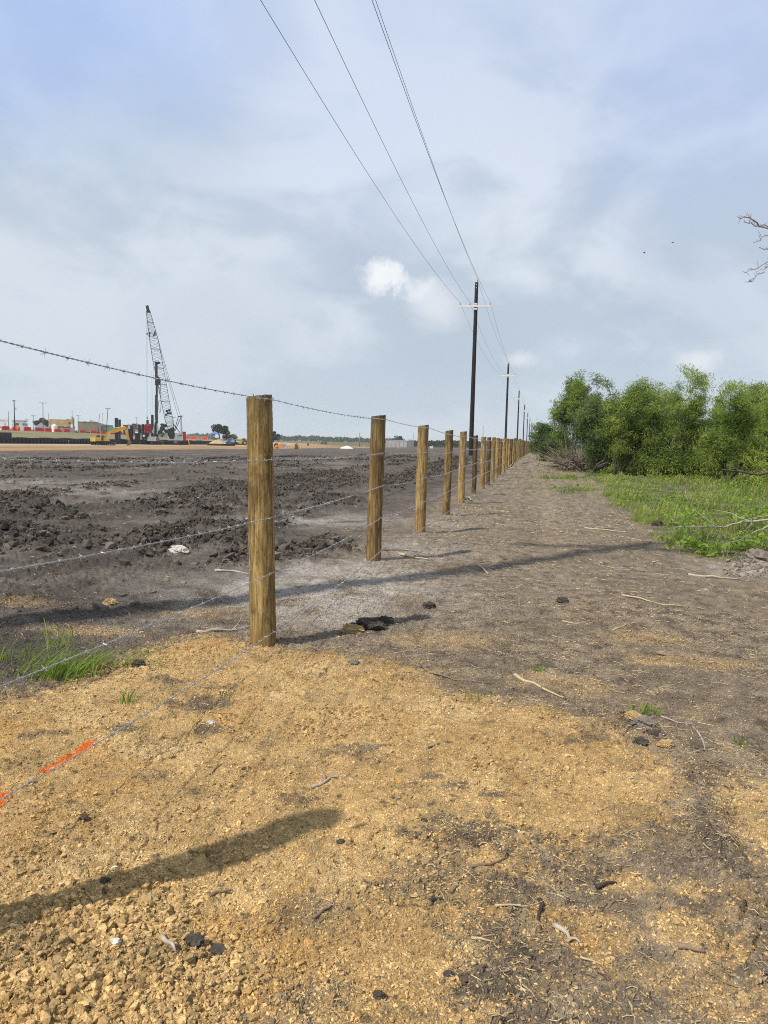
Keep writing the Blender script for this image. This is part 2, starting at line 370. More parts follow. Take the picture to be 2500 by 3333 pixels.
DARKBLOBS = [(650, 2300, .14, .12, .75), (560, 2235, .1, .06, .7), (700, 2250, .10, .05, .7), (1530, 2710, .20, .11, .8), (1390, 2820, .13, .1, .55), (1150, 2440, .10, .07, .6), (1600, 2880, .14, .08, .7), (1320, 2880, .1, .07, .5),
             (1010, 2940, .1, .08, .5), (960, 3290, .14, .1, .6), (1580, 3200, .11, .08, .8), (1490, 2560, .05, .05, .7), (1600, 2590, .05, .03, .8), (970, 2580, .08, .06, .5), (680, 2370, .1, .05, .7),
             (150, 2400, .1, .05, .6), (420, 2380, .08, .04, .6), (1400, 2530, .05, .03, .6), (1230, 2480, .06, .05, .3), (500, 2520, .1, .06, .35), (1870, 2420, .1, .07, .6), (1900, 2330, .14, .08, .6), (1650, 3040, .16, .1, .6)]
ASH = [(1010, 1930, 1.0, .9, 1.3), (1130, 1870, .9, .8, 1.2), (1060, 2010, .5, .35, .9), (920, 1990, .4, .4, .8), (1000, 1700, 1.2, .8, .75), (1180, 1690, 1.0, .9, .5), (1340, 1790, .6, 1.0, .6), (700, 1640, 1.2, 1.0, .4), (230, 1600, 2.5, 1.4, .6), (80, 1570, 3., 1.6, .5),
       (820, 2030, .3, .25, .5), (1450, 1700, .5, 1.2, .45), (560, 1700, .7, .5, .3), (2450, 1850, .8, .5, .5)]
SANDHEAP = [(330, 3060, .33, .26, 1.), (160, 3240, .4, .22, 1.), (480, 2900, .16, .10, .7), (360, 2190, .3, .2, 1.0), (560, 2130, .4, .2, .6), (60, 2800, .2, .12, .6), (1050, 2330, .2, .14, .5), (2050, 2400, .16, .12, .8), (1000, 2370, .12, .1, .5)]

def fields(x, y):
    """material masks of the ground in plan (sand, ash, dark, clods, grass, paint, road)"""
    r = np.hypot(x, y); t, s = ts_of(x, y)
    w = 0.22 * fbm(x, y, 1.6, 4, 3); w2 = 0.10 * vn(x * 7, y * 7, 8); w3 = 0.05 * vn(x * 24, y * 24, 12) + .05 * vn(x * 55, y * 55, 13) + .04 * vn(x * 110, y * 110, 14)
    near = r < 16
    d1 = sdpoly(x, y, SAND1) + w * 0.8 + w2 + w3; d2 = sdpoly(x, y, SAND2) + w * 0.35 + w2 * .8 + w3
    sand = np.maximum(sm(0.17, -0.17, d1 + w3), 0.9 * sm(0.10, -0.10, d2 + w3))
    nb = fbm(x, y, 9, 3, 21)
    for px, py, rx, ry, a in SANDBLOBS: sand = np.maximum(sand, a * sm(.2, .8, ell(x, y, px, py, rx, ry) + .5 * nb + w2 + 2 * w3))
    dk = np.zeros_like(x)
    for px, py, rx, ry, a in DARKBLOBS: dk = np.maximum(dk, a * .85 * sm(.25, 1.0, ell(x, y, px, py, rx * 1.2, ry * 1.2) + .75 * nb + .3 * vn(x * 30, y * 30, 15) + w2 + 2.5 * w3))
    # mixed zone between sand and dark track
    mixz = sm(.55, -.1, np.abs(d1)) * near
    sand = np.clip(sand - 0.35 * mixz * sm(.05, .35, fbm(x, y, 14, 3, 31)), 0, 1)
    fz = near * sm(-.9, .3, s) * sm(4.6, 2.9, r)
    flecks = sm(.05, .6, fbm(x, y, 5, 5, 44) + .28 * vn(x * 45, y * 45, 45) + .25 * vn(x * 100, y * 100, 46)) * fz
    sand = np.maximum(sand, .05 * fz + 0.5 * flecks)
    rd = sdline(x, y, RIDGE) + w3
    ridge = sm(.085, .005, rd + 0.6 * w2 + w3) * sm(-.35, .25, fbm(x, y, 2.5, 3, 58))
    ridgeh = sm(.10, .01, sdline(x, y, RIDGE) + .4 * w2)
    sand = sand * (1 - .7 * ridge) ; dk = np.clip(dk, 0, 1); sand = sand * (1 - dk)
    ash = np.zeros_like(x)
    for px, py, rx, ry, a in ASH: ash = np.maximum(ash, a * ell(x, y, px, py, rx, ry))
    ash = ash * sm(-.35, .35, fbm(x, y, 2.2, 4, 51) + .15)
    cl = np.zeros_like(x)
    for P in (CLODA, CLODB, CLODC, CLODD, CLODE):
        cl = np.maximum(cl, sm(.28, -.25, sdpoly(x, y, P) + 2.2 * w + w2))
    cl = cl * sm(-.28, .12, fbm(x, y, 1.3, 4, 60) + w2)
    st = fbm(t * 0.16 + 3, s * 0.45, 1.0, 4, 61)              # rough tilled streaks across the field
    fld = sm(-2.3, -4.2, s + 1.6 * w) * (s > -70)
    cl = np.maximum(cl, .9 * fld * sm(.14, .32, st + .35 * fbm(x, y, 1.1, 3, 62)) * sm(5, 9, r))
    g = sm(.25, -.25, sdpoly(x, y, GRASS) + 2.8 * w + 1.2 * w2) * (.35 + .65 * sm(-.3, .1, fbm(x, y, 1.4, 4, 73)))
    edge = s + 1.4 * fbm(x, y, .12, 3, 71)
    g2 = sm(3.0, 5.0, edge) * sm(26, 33, t)
    pat = sm(.12, .35, fbm(x, y, .45, 4, 72)) * sm(17, 24, t) * sm(-1.0, .4, s) * .7
    g = np.maximum(np.maximum(g, g2), pat)
    pn = np.zeros_like(x)
    for P in PAINT: pn = np.maximum(pn, sm(.040, .008, sdline(x, y, P) + .12 * w3 + .10 * w2 + .010 * vn(x * 60, y * 60, 5)))
    return dict(r=r, t=t, s=s, sand=sand, dk=dk, ash=ash, cl=cl, grass=g, paint=pn, ridge=ridge, ridgeh=ridgeh, fld=fld, w=w, near=near)
PBASE = []
def hfull(x, y, F=None):
    x = np.asarray(x, float); y = np.asarray(y, float)
    F = F or fields(x, y); r = F['r']
    z = hbase(x, y)
    nr = sm(45, 14, r)
    z = z + 0.05 * sm(-.6, .6, fbm(x, y, .35, 3, 81)) * nr * sm(1, 4, r) - 0.02 * nr
    z = z + (0.03 * fbm(x, y, 1.3, 4, 82) + 0.012 * fbm(x, y, 6, 3, 83)) * nr
    heap = np.zeros_like(x)
    for px, py, rx, ry, a in SANDHEAP: heap = np.maximum(heap, a * ell(x, y, px, py, rx, ry))
    f1, f2, i1 = wor(x, y, 26, 91); g1, g2, i2 = wor(x, y, 58, 92); q1, q2, i3 = wor(x + w_(x, y), y, 11, 93)
    rough = .12 + .88 * sm(-.15, .35, fbm(x, y, 3.2, 3, 84))
    crumb = .010 * i1 * sm(0, .35, f2 - f1) * (1.15 - f1) * rough + .006 * i2 * sm(0, .4, g2 - g1) * (.3 + .7 * rough)
    vnr = sm(13, 7, r)
    z = z + F['sand'] * vnr * (crumb + heap * (.04 + .012 * i3 * sm(0, .3, q2 - q1) * (1.1 - q1) + .014 * i1 * sm(0, .35, f2 - f1) + .008 * i2 * sm(0, .4, g2 - g1)))
    cr = np.clip((q2 - q1) / .10, 0, 1)                       # dried-out cracks
    crm = sm(.05, .25, fbm(x, y, 1.9, 3, 85)) * vnr
    z = z - .012 * (1 - cr) * crm
    dkm = (1 - F['sand']) * sm(20, 10, r)
    z = z + dkm * (.006 * (.7 - g1) + .007 * (.7 - f1) * rough + .010 * fbm(x, y, 17, 3, 86))
    z = z + F['ridgeh'] * vnr * (.018 + .022 * i3 * sm(0, .3, q2 - q1) + .012 * i1 * sm(0, .35, f2 - f1))
    c1, c2, j1 = wor(x, y, 5.2, 94)
    cz = F['cl'] * sm(90, 25, r)
    e1 = sm(0, .3, c2 - c1); e2 = sm(0, .3, q2 - q1); e3 = sm(0, .35, f2 - f1)
    z = z + cz * (.02 + .075 * j1 * e1 * (1.2 - c1) * .5 + .034 * i3 * e2 * (1.2 - q1) + .022 * i1 * e3 + .075 * fbm(x, y, 1.5, 3, 95))
    # the whole field is churned: shallow tracks along it and broken crust everywhere
    tr_ = fbm(F['t'] * .22, F['s'] * 2.4, 1.0, 3, 151); fm = F['fld'] * sm(70, 20, r) * (1 - .6 * F['cl'])
    z = z + fm * (.035 * tr_ + .030 * i3 * sm(0, .3, q2 - q1) * sm(-.2, .2, tr_) + .022 * j1 * sm(0, .3, c2 - c1) * sm(-.1, .35, fbm(x, y, .8, 3, 152)))
    lane = np.exp(-((F['s'] - .15) / .22) ** 2) + np.exp(-((F['s'] - 1.85) / .24) ** 2)   # faint wheel marks on the track
    z = z - .022 * lane * sm(4.5, 6.5, F['t']) * sm(45, 20, r) * (1 - F['sand'])
    if len(PBASE):
        pm = np.zeros_like(x)
        for bx, by in PBASE: pm = np.maximum(pm, np.exp(-(((x - bx) ** 2 + (y - by) ** 2) / .028)))
        z = z + pm * (.014 + .02 * i1 * sm(0, .3, f2 - f1) + .02 * i3)
    z = z + .06 * F['cl'] * sm(20, 60, r) * (1 - sm(120, 200, r)) * (.5 + vn(x * .7, y * .7, 96))
    return z
def w_(x, y): return .03 * vn(x * 9, y * 9, 97)
def gz(x, y): return float(hfull(np.array([x]), np.array([y]))[0])
def t_(x, y): return ts_of(x, y)[0]
def s_(x, y): return ts_of(x, y)[1]
def gcol(x, y, F):
    n1 = fbm(x, y, 1.1, 4, 101); n2 = fbm(x, y, 7, 4, 102); n3 = vn(x * 33, y * 33, 103); n4 = fbm(x, y, .22, 3, 104); n5 = vn(x * 90, y * 90, 105)
    def c(*v): return np.array(v)[None, :]
    def lerp(a, b, k): return a + (b - a) * np.clip(k, 0, 1)[:, None]
    path = lerp(c(.152, .119, .086), c(.300, .240, .174), .5 + .7 * n1 + .5 * n2)
    path = lerp(path, c(.38, .30, .195), sm(.1, .5, n2 + .5 * n3) * .5)
    path = lerp(path, c(.095, .078, .064), sm(.15, .5, -n2 + .6 * n1 + .3 * n3) * .7)
    fieldc = lerp(c(.072, .061, .053), c(.145, .122, .104), .5 + .8 * n1 + .55 * n2 + .5 * n4)
    fieldc = lerp(fieldc, c(.042, .036, .034), sm(0, .4, fbm(t_(x, y) * .22, s_(x, y) * 2.4, 1.0, 3, 151)) * .55)
    fieldc = lerp(fieldc, c(.20, .172, .147), sm(.2, .55, n4 + .6 * n1 + .3 * n2) * .55)
    t, s = F['t'], F['s']
    lane = (np.exp(-((s - .15) / .25) ** 2) + np.exp(-((s - 1.85) / .27) ** 2)) * sm(4.5, 7, t) * (.6 + n2)
    path = lerp(path, c(.32, .25, .17), lane * .45)
    col = lerp(path, fieldc, sm(-1.2, -3.2, s + 2.0 * F['w']) * .95)
    sand = lerp(c(.40, .256, .108), c(.645, .446, .202), .5 + .55 * n1 + .5 * n2 + .3 * n3 + .25 * n5)
    sand = lerp(sand, c(.48, .27, .085), sm(.15, .5, fbm(x, y, 2.4, 3, 106)) * .45)
    sand = lerp(sand, c(.26, .19, .10), sm(.1, .55, fbm(x, y, 3.7, 4, 107) + .3 * n3) * .6)
    sand = lerp(sand, c(.70, .52, .27), sm(.15, .5, fbm(x, y, 1.7, 4, 109) + .25 * n3) * .5)
    sand = lerp(sand, c(.10, .075, .05), sm(.33, .5, fbm(x, y, 19, 3, 108)) * .7)
    col = lerp(col, sand, F['sand'])
    col = lerp(col, lerp(c(.30, .265, .23), c(.48, .44, .39), .5 + n2 + .5 * n3), np.minimum(F['ash'] * 1.25, 1) * (1 - F['sand']) * .9)
    col = lerp(col, c(.052, .047, .044) * (1 + .5 * n3)[:, None], F['dk'] * .7)
    col = lerp(col, lerp(c(.036, .030, .026), c(.112, .094, .079), .5 + n2 + .4 * n3), F['cl'] * .92)
    col = lerp(col, lerp(c(.05, .043, .037), c(.11, .092, .072), .5 + n3), F['ridge'] * .5)
    gr = lerp(c(.045, .075, .014), c(.10, .13, .035), .5 + n2 + .5 * n1); gr = lerp(gr, c(.20, .16, .085), sm(.1, .45, n1 - .4 * n2) * .6)
    col = lerp(col, gr, F['grass'] * .85)
    # far building site: dirt road, bank, straw-coloured verge
    e = s + 5 * fbm(x, y, .035, 3, 111)
    rd = sm(-54, -57, e) * (1 - sm(255, 330, t))
    t2 = s + 2.5 * fbm(x, y, .06, 3, 112)
    road = lerp(c(.36, .225, .115), c(.24, .155, .09), .5 + 1.6 * fbm(t * .25, s, .12, 4, 113))
    road = lerp(road, c(.37, .31, .21), sm(-78, -86, t2)); road = lerp(road, c(.30, .25, .165), sm(0, .4, fbm(x, y, .1, 3, 114)) * sm(-66, -74, t2) * .7)
    col = lerp(col, road, rd)
    bankc = lerp(c(.14, .135, .065), c(.24, .21, .125), .5 + fbm(x, y, .09, 4, 115)); bankc = lerp(c(.46, .40, .29), bankc, sm(-97.5, -103, t2))
    bankc = lerp(bankc, c(.43, .36, .24), sm(-134, -141, t2))
    inb = sm(-95.3, -96.2, s) * (t < 262)
    col = lerp(col, bankc, inb)
    gm = (sm(262, 300, t) * sm(-64, -80, t2))
    col = lerp(col, lerp(c(.16, .145, .08), c(.10, .115, .045), .5 + 2 * fbm(x, y, .02, 3, 116)), gm * .85)
    far = sm(420, 800, F['r']); col = lerp(col, c(.12, .12, .07) + 0 * col, far)
    pc = lerp(c(.85, .17, .012), c(.62, .12, .015), .5 + n5)
    col = lerp(col, pc, F['paint'])
    return np.clip(col, .012, 1)

for px_ in (860, 1219, 1369, 1452.5, 1500, 1541, 1567):    # soil heaped up round the feet of the posts
    s_0 = -1.69 if px_ == 1219 else -1.6; u_ = (px_ - 1250) / FPX; t_0 = (u_ * FR.y * s_0 - FR.x * s_0) / (FD.x - u_ * FD.y); PBASE.append(TS(t_0, s_0))
# --- ground sheet: a fan of rings about the viewpoint, fine where one looks down on it, reaching the horizon
rr = [0.55]
while rr[-1] < 5200:
    r = rr[-1]
    rr.append(r + (min(max(.0046, .00075 * r * r), (.012 if 70 < r < 330 else .06) * r) if r > 1.15 else .03))
rr = np.array(rr)
az = np.concatenate([np.linspace(-180, -40, 71)[:-1], np.linspace(-40, -31, 40)[:-1], np.linspace(-31, 31, 760)[:-1], np.linspace(31, 40, 40)[:-1], np.linspace(40, 180, 71)[:-1]])
azr = np.radians(az); A, R = np.meshgrid(azr, rr)
gx = (R * np.sin(A)).ravel(); gy = (R * np.cos(A)).ravel()
FF = fields(gx, gy); zz = hfull(gx, gy, FF); gc = gcol(gx, gy, FF)
na, nr_ = len(az), len(rr)
i = np.arange(nr_ - 1)[:, None] * na + np.arange(na)[None, :]; j = np.arange(nr_ - 1)[:, None] * na + (np.arange(na)[None, :] + 1) % na
Fq = np.stack([i, j, j + na, i + na], -1).reshape(-1, 4)
Vg = np.stack([gx, gy, zz], 1)
cz = float(zz[:na].mean()); Vg = np.concatenate([Vg, [[0, 0, cz]]]); gc = np.concatenate([gc, gc[:1]])
gm_ = attrmat('soil', .97, 240., .75, 150., True); rockm = attrmat('crumb_soil', .97, 200., .35, 120.)
me = mesh_np('ground', Vg, Fq[:, ::-1], gm_, gc, True)
ground = tag(link('ground', me), kind='structure')
c0 = len(Vg) - 1
capF = np.stack([np.full(na, c0), np.arange(na), (np.arange(na) + 1) % na], 1)
me2 = mesh_np('ground_under_viewpoint', Vg[list(range(na)) + [c0]], np.where(capF == c0, na, capF)[:, ::-1], gm_, gc[list(range(na)) + [c0]], True)
tag(link('ground_patch', me2), kind='structure')
print('ground verts', len(Vg))

# --- loose crumbs and clods of soil lying on it (nobody could count them)
rgen = np.random.default_rng(5)
ICO = None
def ico():
    import bmesh
    b = bmesh.new(); bmesh.ops.create_icosphere(b, subdivisions=1, radius=1.0); b.verts.ensure_lookup_table()
    v = np.array([q.co[:] for q in b.verts]); f = np.array([[w.index for w in q.verts] for q in b.faces]); b.free(); return v, f
IV, IF = ico()
def rocks(name, x, y, size, col, flat=.7, sink=.25, seed=1, m=None):
    n = len(x); g = np.random.default_rng(seed)
    z = hfull(x, y)
    V = np.sign(IV)[None] * (np.abs(IV)[None] ** .75) * (1 + g.normal(0, .30, (n, len(IV), 1))) * np.stack([np.ones(n), g.uniform(.6, 1, n), g.uniform(.45, .95, n) * flat / .7], 1)[:, None, :]
    a = g.uniform(0, 2 * PI, n); ca, sa = np.cos(a)[:, None], np.sin(a)[:, None]
    X = V[..., 0] * ca - V[..., 1] * sa; Y = V[..., 0] * sa + V[..., 1] * ca
    tl = g.normal(0, .35, (n, 1)); Z = V[..., 2] * np.cos(tl) + X * np.sin(tl)
    s = size[:, None]
    V = np.stack([X * s + x[:, None], Y * s + y[:, None], Z * s + z[:, None] + s * (.45 - sink)], -1).reshape(-1, 3)
    Fr = (IF[None] + (np.arange(n) * len(IV))[:, None, None]).reshape(-1, 3)
    return mesh_np(name, V, Fr, m or rockm, np.repeat(col, len(IV), 0))
def scatter(n, rmin, rmax, azmax=29, pw=1.0):
    a = np.radians(rgen.uniform(-azmax, azmax, n)); r = rmin * (rmax / rmin) ** rgen.uniform(0, 1, n) ** pw
    return r * np.sin(a), r * np.cos(a)
x, y = scatter(300000, 1.35, 8, 31)
Fm = fields(x, y); dens = Fm['sand'] * (.05 + .24 * sm(.05, .45, fbm(x, y, 3.2, 3, 84)))
for px, py, rx, ry, a in SANDHEAP: dens = np.maximum(dens, .45 * a * ell(x, y, px, py, rx * 1.1, ry * 1.1))
dens = np.maximum(dens, .12 * (1 - Fm['sand'])); dens = np.maximum(dens, .8 * Fm['ridge'])
k = rgen.uniform(0, 1, len(x)) < dens; x, y = x[k], y[k]
hp = np.zeros_like(x)
for px, py, rx, ry, a in SANDHEAP: hp = np.maximum(hp, a * ell(x, y, px, py, rx, ry))
size = .0015 + .0024 * rgen.pareto(2.3, len(x)).clip(0, 3.6) + hp * rgen.uniform(0, 1, len(x)) ** 6 * .008; size = np.maximum(size, .0009 * np.hypot(x, y))
Fm = fields(x, y); cc = gcol(x, y, Fm) * rgen.uniform(.6, 1.15, (len(x), 1))
size = np.where(Fm['sand'] > .5, size, size * .75)
tag(link('soil_crumbs', rocks('soil_crumbs', x, y, size, cc, seed=11)), 'loose crumbs of tan and dark soil strewn over the foreground', 'soil', kind='stuff')
print('crumbs', len(x))
# fine grit: sand grains on the dark soil and dark grains on the sand, everywhere near
OV = np.array([[1, 0, 0], [-1, 0, 0], [0, 1, 0], [0, -1, 0], [0, 0, 1], [0, 0, -1.]]); OF = np.array([[0, 2, 4], [2, 1, 4], [1, 3, 4], [3, 0, 4], [2, 0, 5], [1, 2, 5], [3, 1, 5], [0, 3, 5]])
x, y = scatter(230000, 1.35, 6.5, 29.5, 1.15); Fm = fields(x, y)
size = np.maximum(.0011 + .0016 * rgen.pareto(2.2, len(x)).clip(0, 3.0), .00085 * np.hypot(x, y))
ps = np.clip(.01 + .07 * sm(5.0, 3.0, np.hypot(x, y)) + 1.0 * Fm['sand'] + .22 * fbm(x, y, 4, 3, 161) * (.25 + .75 * sm(5.5, 3.5, np.hypot(x, y))), .0, .965); pick = rgen.uniform(0, 1, len(x)) < ps
F2 = dict(Fm); F2['sand'] = np.where(pick, 1.0, 0.0); F2['dk'] = np.where(pick, 0, Fm['dk']); F2['ash'] = Fm['ash'] * (~pick); F2['ridge'] = Fm['ridge'] * (~pick)
cc = gcol(x, y, F2) * rgen.uniform(.62, 1.34, (len(x), 1))
_iv, _if = IV, IF; IV, IF = OV, OF
k = (Fm['grass'] < .2) & (np.hypot(x, y) > 1.3)
tag(link('fine_grit', rocks('fine_grit', x[k], y[k], size[k], cc[k], flat=.9, seed=17)), 'fine grit of mixed tan and dark soil grains covering the foreground', 'soil', kind='stuff'); IV, IF = _iv, _if
x, y = scatter(150000, 5.5, 60, 30)
Fm = fields(x, y); k = rgen.uniform(0, 1, len(x)) < Fm['cl'] * .8 + .03 * Fm['fld'] * sm(-.1, .4, fbm(x, y, .8, 3, 152)); x, y = x[k], y[k]
Fm = fields(x, y); size = np.maximum(.007 + .012 * rgen.pareto(2.0, len(x)).clip(0, 4), .0013 * np.hypot(x, y)) * rgen.uniform(.6, 1.2, len(x))
size = np.minimum(size, .085)
cc = gcol(x, y, Fm) * rgen.uniform(.55, 1.35, (len(x), 1))
tag(link('dark_clods', rocks('dark_clods', x, y, size, cc, flat=.8, seed=12)), 'dark clods of turned black soil heaped in rows across the bare field', 'soil', kind='stuff')
print('clods', len(x))
# --- straw and chips of dead stems
def straw(name, x, y, ln, wd, col, seed):
    n = len(x); g = np.random.default_rng(seed); a = g.uniform(0, PI, n) + .0; dx = np.cos(a) * ln; dy = np.sin(a) * ln
    bend = g.normal(0, .25, n) * ln
    pts = []
    for q in (-.5, 0., .5):
        X = x + dx * q - (dy / ln) * bend * (1 - 4 * q * q) * .5; Y = y + dy * q + (dx / ln) * bend * (1 - 4 * q * q) * .5
        pts.append((X, Y))
    zs = [hfull(*p) for p in pts]; zb = np.maximum(np.maximum(zs[0], zs[2]), zs[1])
    zs = [np.maximum(q, zb - .006) + .0025 + wd * .6 + g.uniform(0, .004, n) for q in zs]
    nx = -dy / ln; ny = dx / ln; V = []
    for (X, Y), Z in zip(pts, zs):
        V += [np.stack([X + nx * wd, Y + ny * wd, Z - wd * .5], 1), np.stack([X - nx * wd, Y - ny * wd, Z - wd * .5], 1), np.stack([X, Y, Z + wd * .9], 1)]
    V = np.stack(V, 1).reshape(-1, 3)
    base = np.array([[0, 1, 4, 3], [1, 2, 5, 4], [2, 0, 3, 5], [3, 4, 7, 6], [4, 5, 8, 7], [5, 3, 6, 8]])
    Fs = (base[None] + (np.arange(n) * 9)[:, None, None]).reshape(-1, 4)
    return mesh_np(name, V, Fs, MATS['straw'], np.repeat(col, 9, 0))
attrmat('straw', .8, 90., .1, 60.)
x, y = scatter(60000, 1.35, 16, 30, .8)
Fm = fields(x, y); dens = (1 - Fm['sand']) * (.42 + .15 * sm(4, 3, np.hypot(x, y))) * sm(-3.2, -.8, Fm['s']) + .04 * Fm['sand'] + .06 * Fm['fld']
dens = dens * (.25 + .9 * sm(-.2, .3, fbm(x, y, 1.3, 3, 131))) * (1 - Fm['cl']) * (1 - .7 * Fm['grass'])
k = rgen.uniform(0, 1, len(x)) < dens; x, y = x[k], y[k]; n = len(x); r = np.hypot(x, y)
ln = rgen.uniform(.008, .030, n) + .06 * (rgen.uniform(0, 1, n) < .06) * rgen.uniform(.3, 1, n); ln = ln * (1 + r * .07)
wd = np.maximum(rgen.uniform(.0006, .0014, n), .00034 * r)
k = rgen.uniform(0, 1, n)
cc = np.where((k < .6)[:, None], np.array([[.40, .32, .19]]), np.where((k < .88)[:, None], np.array([[.24, .17, .10]]), np.array([[.07, .055, .045]]))) * rgen.uniform(.6, 1.25, (n, 1))
tag(link('straw_litter', straw('straw_litter', x, y, ln, wd, cc, 14)), 'short bits of straw and broken dead stems littering the path', 'litter', kind='stuff')
print('straw', n)
# ------------------------------------------------------------------ fence posts
def woodmat(name, c0, c1, c2, seed):
    m, t, b, o = newmat(name); n = t.nodes; l = t.links
    tcn = n.new('ShaderNodeTexCoord'); oi = n.new('ShaderNodeObjectInfo')
    def nz(scale, st, det=6, rough=.65, dist=0.0):
        mp = n.new('ShaderNodeMapping'); mp.inputs['Scale'].default_value = st; mp.inputs['Location'].default_value = (seed, seed * 1.7, seed * .6); l.new(tcn.outputs['Object'], mp.inputs[0])
        ad = n.new('ShaderNodeVectorMath'); ad.operation = 'ADD'; l.new(mp.outputs[0], ad.inputs[0]); l.new(oi.outputs['Location'], ad.inputs[1])
        q = n.new('ShaderNodeTexNoise'); q.inputs['Scale'].default_value = scale; q.inputs['Detail'].default_value = det; q.inputs['Roughness'].default_value = rough; q.inputs['Distortion'].default_value = dist
        l.new(ad.outputs[0], q.inputs['Vector']); return q.outputs[0]
    grain = nz(1.0, (46, 46, 2.6), 7, .7, .9); mott = nz(1.0, (11, 11, 3.4), 5, .6, 1.2); big = nz(1.0, (3, 3, 1.5), 3, .5); fine = nz(1.0, (150, 150, 6), 4, .7)
    cr = n.new('ShaderNodeValToRGB'); l.new(grain, cr.inputs[0]); e = cr.color_ramp.elements
    e[0].position = .36; e[0].color = (*c0, 1); e[1].position = .66; e[1].color = (*c2, 1); k = e.new(.5); k.color = (*c1, 1)
    def mix(f, a, bcol, amt, lo, hi):
        mr = n.new('ShaderNodeMapRange'); l.new(f, mr.inputs[0]); mr.inputs[1].default_value = lo; mr.inputs[2].default_value = hi; mr.inputs[4].default_value = amt
        x = n.new('ShaderNodeMix'); x.data_type = 'RGBA'; l.new(mr.outputs[0], x.inputs[0]); l.new(a, x.inputs[6]); x.inputs[7].default_value = (*bcol, 1); return x.outputs[2]
    c = mix(mott, cr.outputs[0], [q * .36 for q in c1], .85, .50, .66)
    c = mix(mott, c, c2, .6, .46, .30)
    c = mix(big, c, (c1[0] * .55, c1[1] * .50, c1[2] * .5), .65, .52, .68)
    c = mix(fine, c, [q * .3 for q in c0], .6, .58, .72)
    knot = n.new('ShaderNodeTexVoronoi'); mpk = n.new('ShaderNodeMapping'); mpk.inputs['Scale'].default_value = (7, 7, 3.2); mpk.inputs['Location'].default_value = (seed, seed, seed); l.new(tcn.outputs['Object'], mpk.inputs[0])
    adk = n.new('ShaderNodeVectorMath'); adk.operation = 'ADD'; l.new(mpk.outputs[0], adk.inputs[0]); l.new(oi.outputs['Location'], adk.inputs[1]); l.new(adk.outputs[0], knot.inputs['Vector'])
    c = mix(knot.outputs['Distance'], c, [q * .35 for q in c1], .8, .17, .06)
    sz = n.new('ShaderNodeSeparateXYZ'); l.new(tcn.outputs['Object'], sz.inputs[0]); wob = n.new('ShaderNodeMath'); wob.operation = 'MULTIPLY_ADD'; l.new(mott, wob.inputs[0]); wob.inputs[1].default_value = .5; l.new(sz.outputs[2], wob.inputs[2])
    c = mix(wob.outputs[0], c, (c1[0] * .38, c1[1] * .40, c1[2] * .48), .6, 1.50, 1.74)
    c = mix(wob.outputs[0], c, (c1[0] * .6, c1[1] * .5, c1[2] * .45), .5, .42, .22)
    l.new(c, b.inputs['Base Color']); b.inputs['Roughness'].default_value = .78; b.inputs['Specular IOR Level'].default_value = .25
    bp = n.new('ShaderNodeBump'); bp.inputs['Strength'].default_value = .8; bp.inputs['Distance'].default_value = .008; l.new(grain, bp.inputs['Height']); l.new(bp.outputs[0], b.inputs['Normal'])
    MATS[name] = m; return m
woods = [woodmat('wood_olive', (.085, .052, .018), (.265, .178, .066), (.44, .325, .14), 1.3),
         woodmat('wood_brown', (.055, .034, .014), (.19, .122, .048), (.34, .24, .10), 4.1),
         woodmat('wood_tan', (.11, .065, .023), (.31, .205, .078), (.47, .345, .16), 7.7),
         woodmat('wood_dark', (.035, .025, .013), (.105, .070, .032), (.19, .130, .060), 9.2)]
endwood = mat('end_grain', (.10, .075, .045), .9, var=.5, scale=60, bump=.3)
galv = mat('galvanised_wire', (.42, .43, .44), .5, .6, var=.25, scale=40)
FS = -1.6
# t along the fence, height of top, lean (dx per metre), radius, wood, from the photograph's posts
def tpost(px, FS=-1.6): # where the line of sight to px crosses the fence line
    u = (px - 1250) / FPX; cx, cy = FR.x * FS, FR.y * FS
    return (u * cy - cx) / (FD.x - u * FD.y)
PX = [(None, 1.61, 0.0, .078, 0), (860, 1.515, -.026, .0765, 0), (1219, 1.53, .012, .077, 1), (1369, 1.51, .005, .075, 2), (1452.5, 1.52, .01, .07, 1), (1500, 1.51, .004, .074, 2),
      (1541, 1.48, 0, .058, 3), (1567, 1.49, 0, .074, 2), (1585, 1.49, .0, .066, 3), (1600, 1.50, .002, .066, 0), (1613, 1.5, 0, .068, 2), (1623.5, 1.49, 0, .062, 1), (1635, 1.5, 0, .074, 2), (1643.5, 1.5, 0, .066, 0), (1651, 1.47, .0, .062, 2)]
POSTS = []
for px, hh, ln, rad, w in PX:
    POSTS.append([1.28 if px is None else tpost(px, -1.69 if px == 1219 else FS), hh, ln, rad, w])
prng = random.Random(3)
while POSTS[-1][0] < 205:
    POSTS.append([POSTS[-1][0] + 3.0 + prng.uniform(-.2, .35), 1.46 + prng.uniform(-.06, .06), prng.uniform(-.012, .012), prng.uniform(.06, .078), prng.choice([0, 2, 2, 1, 0, 3])])
POSTS.insert(0, [-1.6, 1.5, 0, .075, 0])
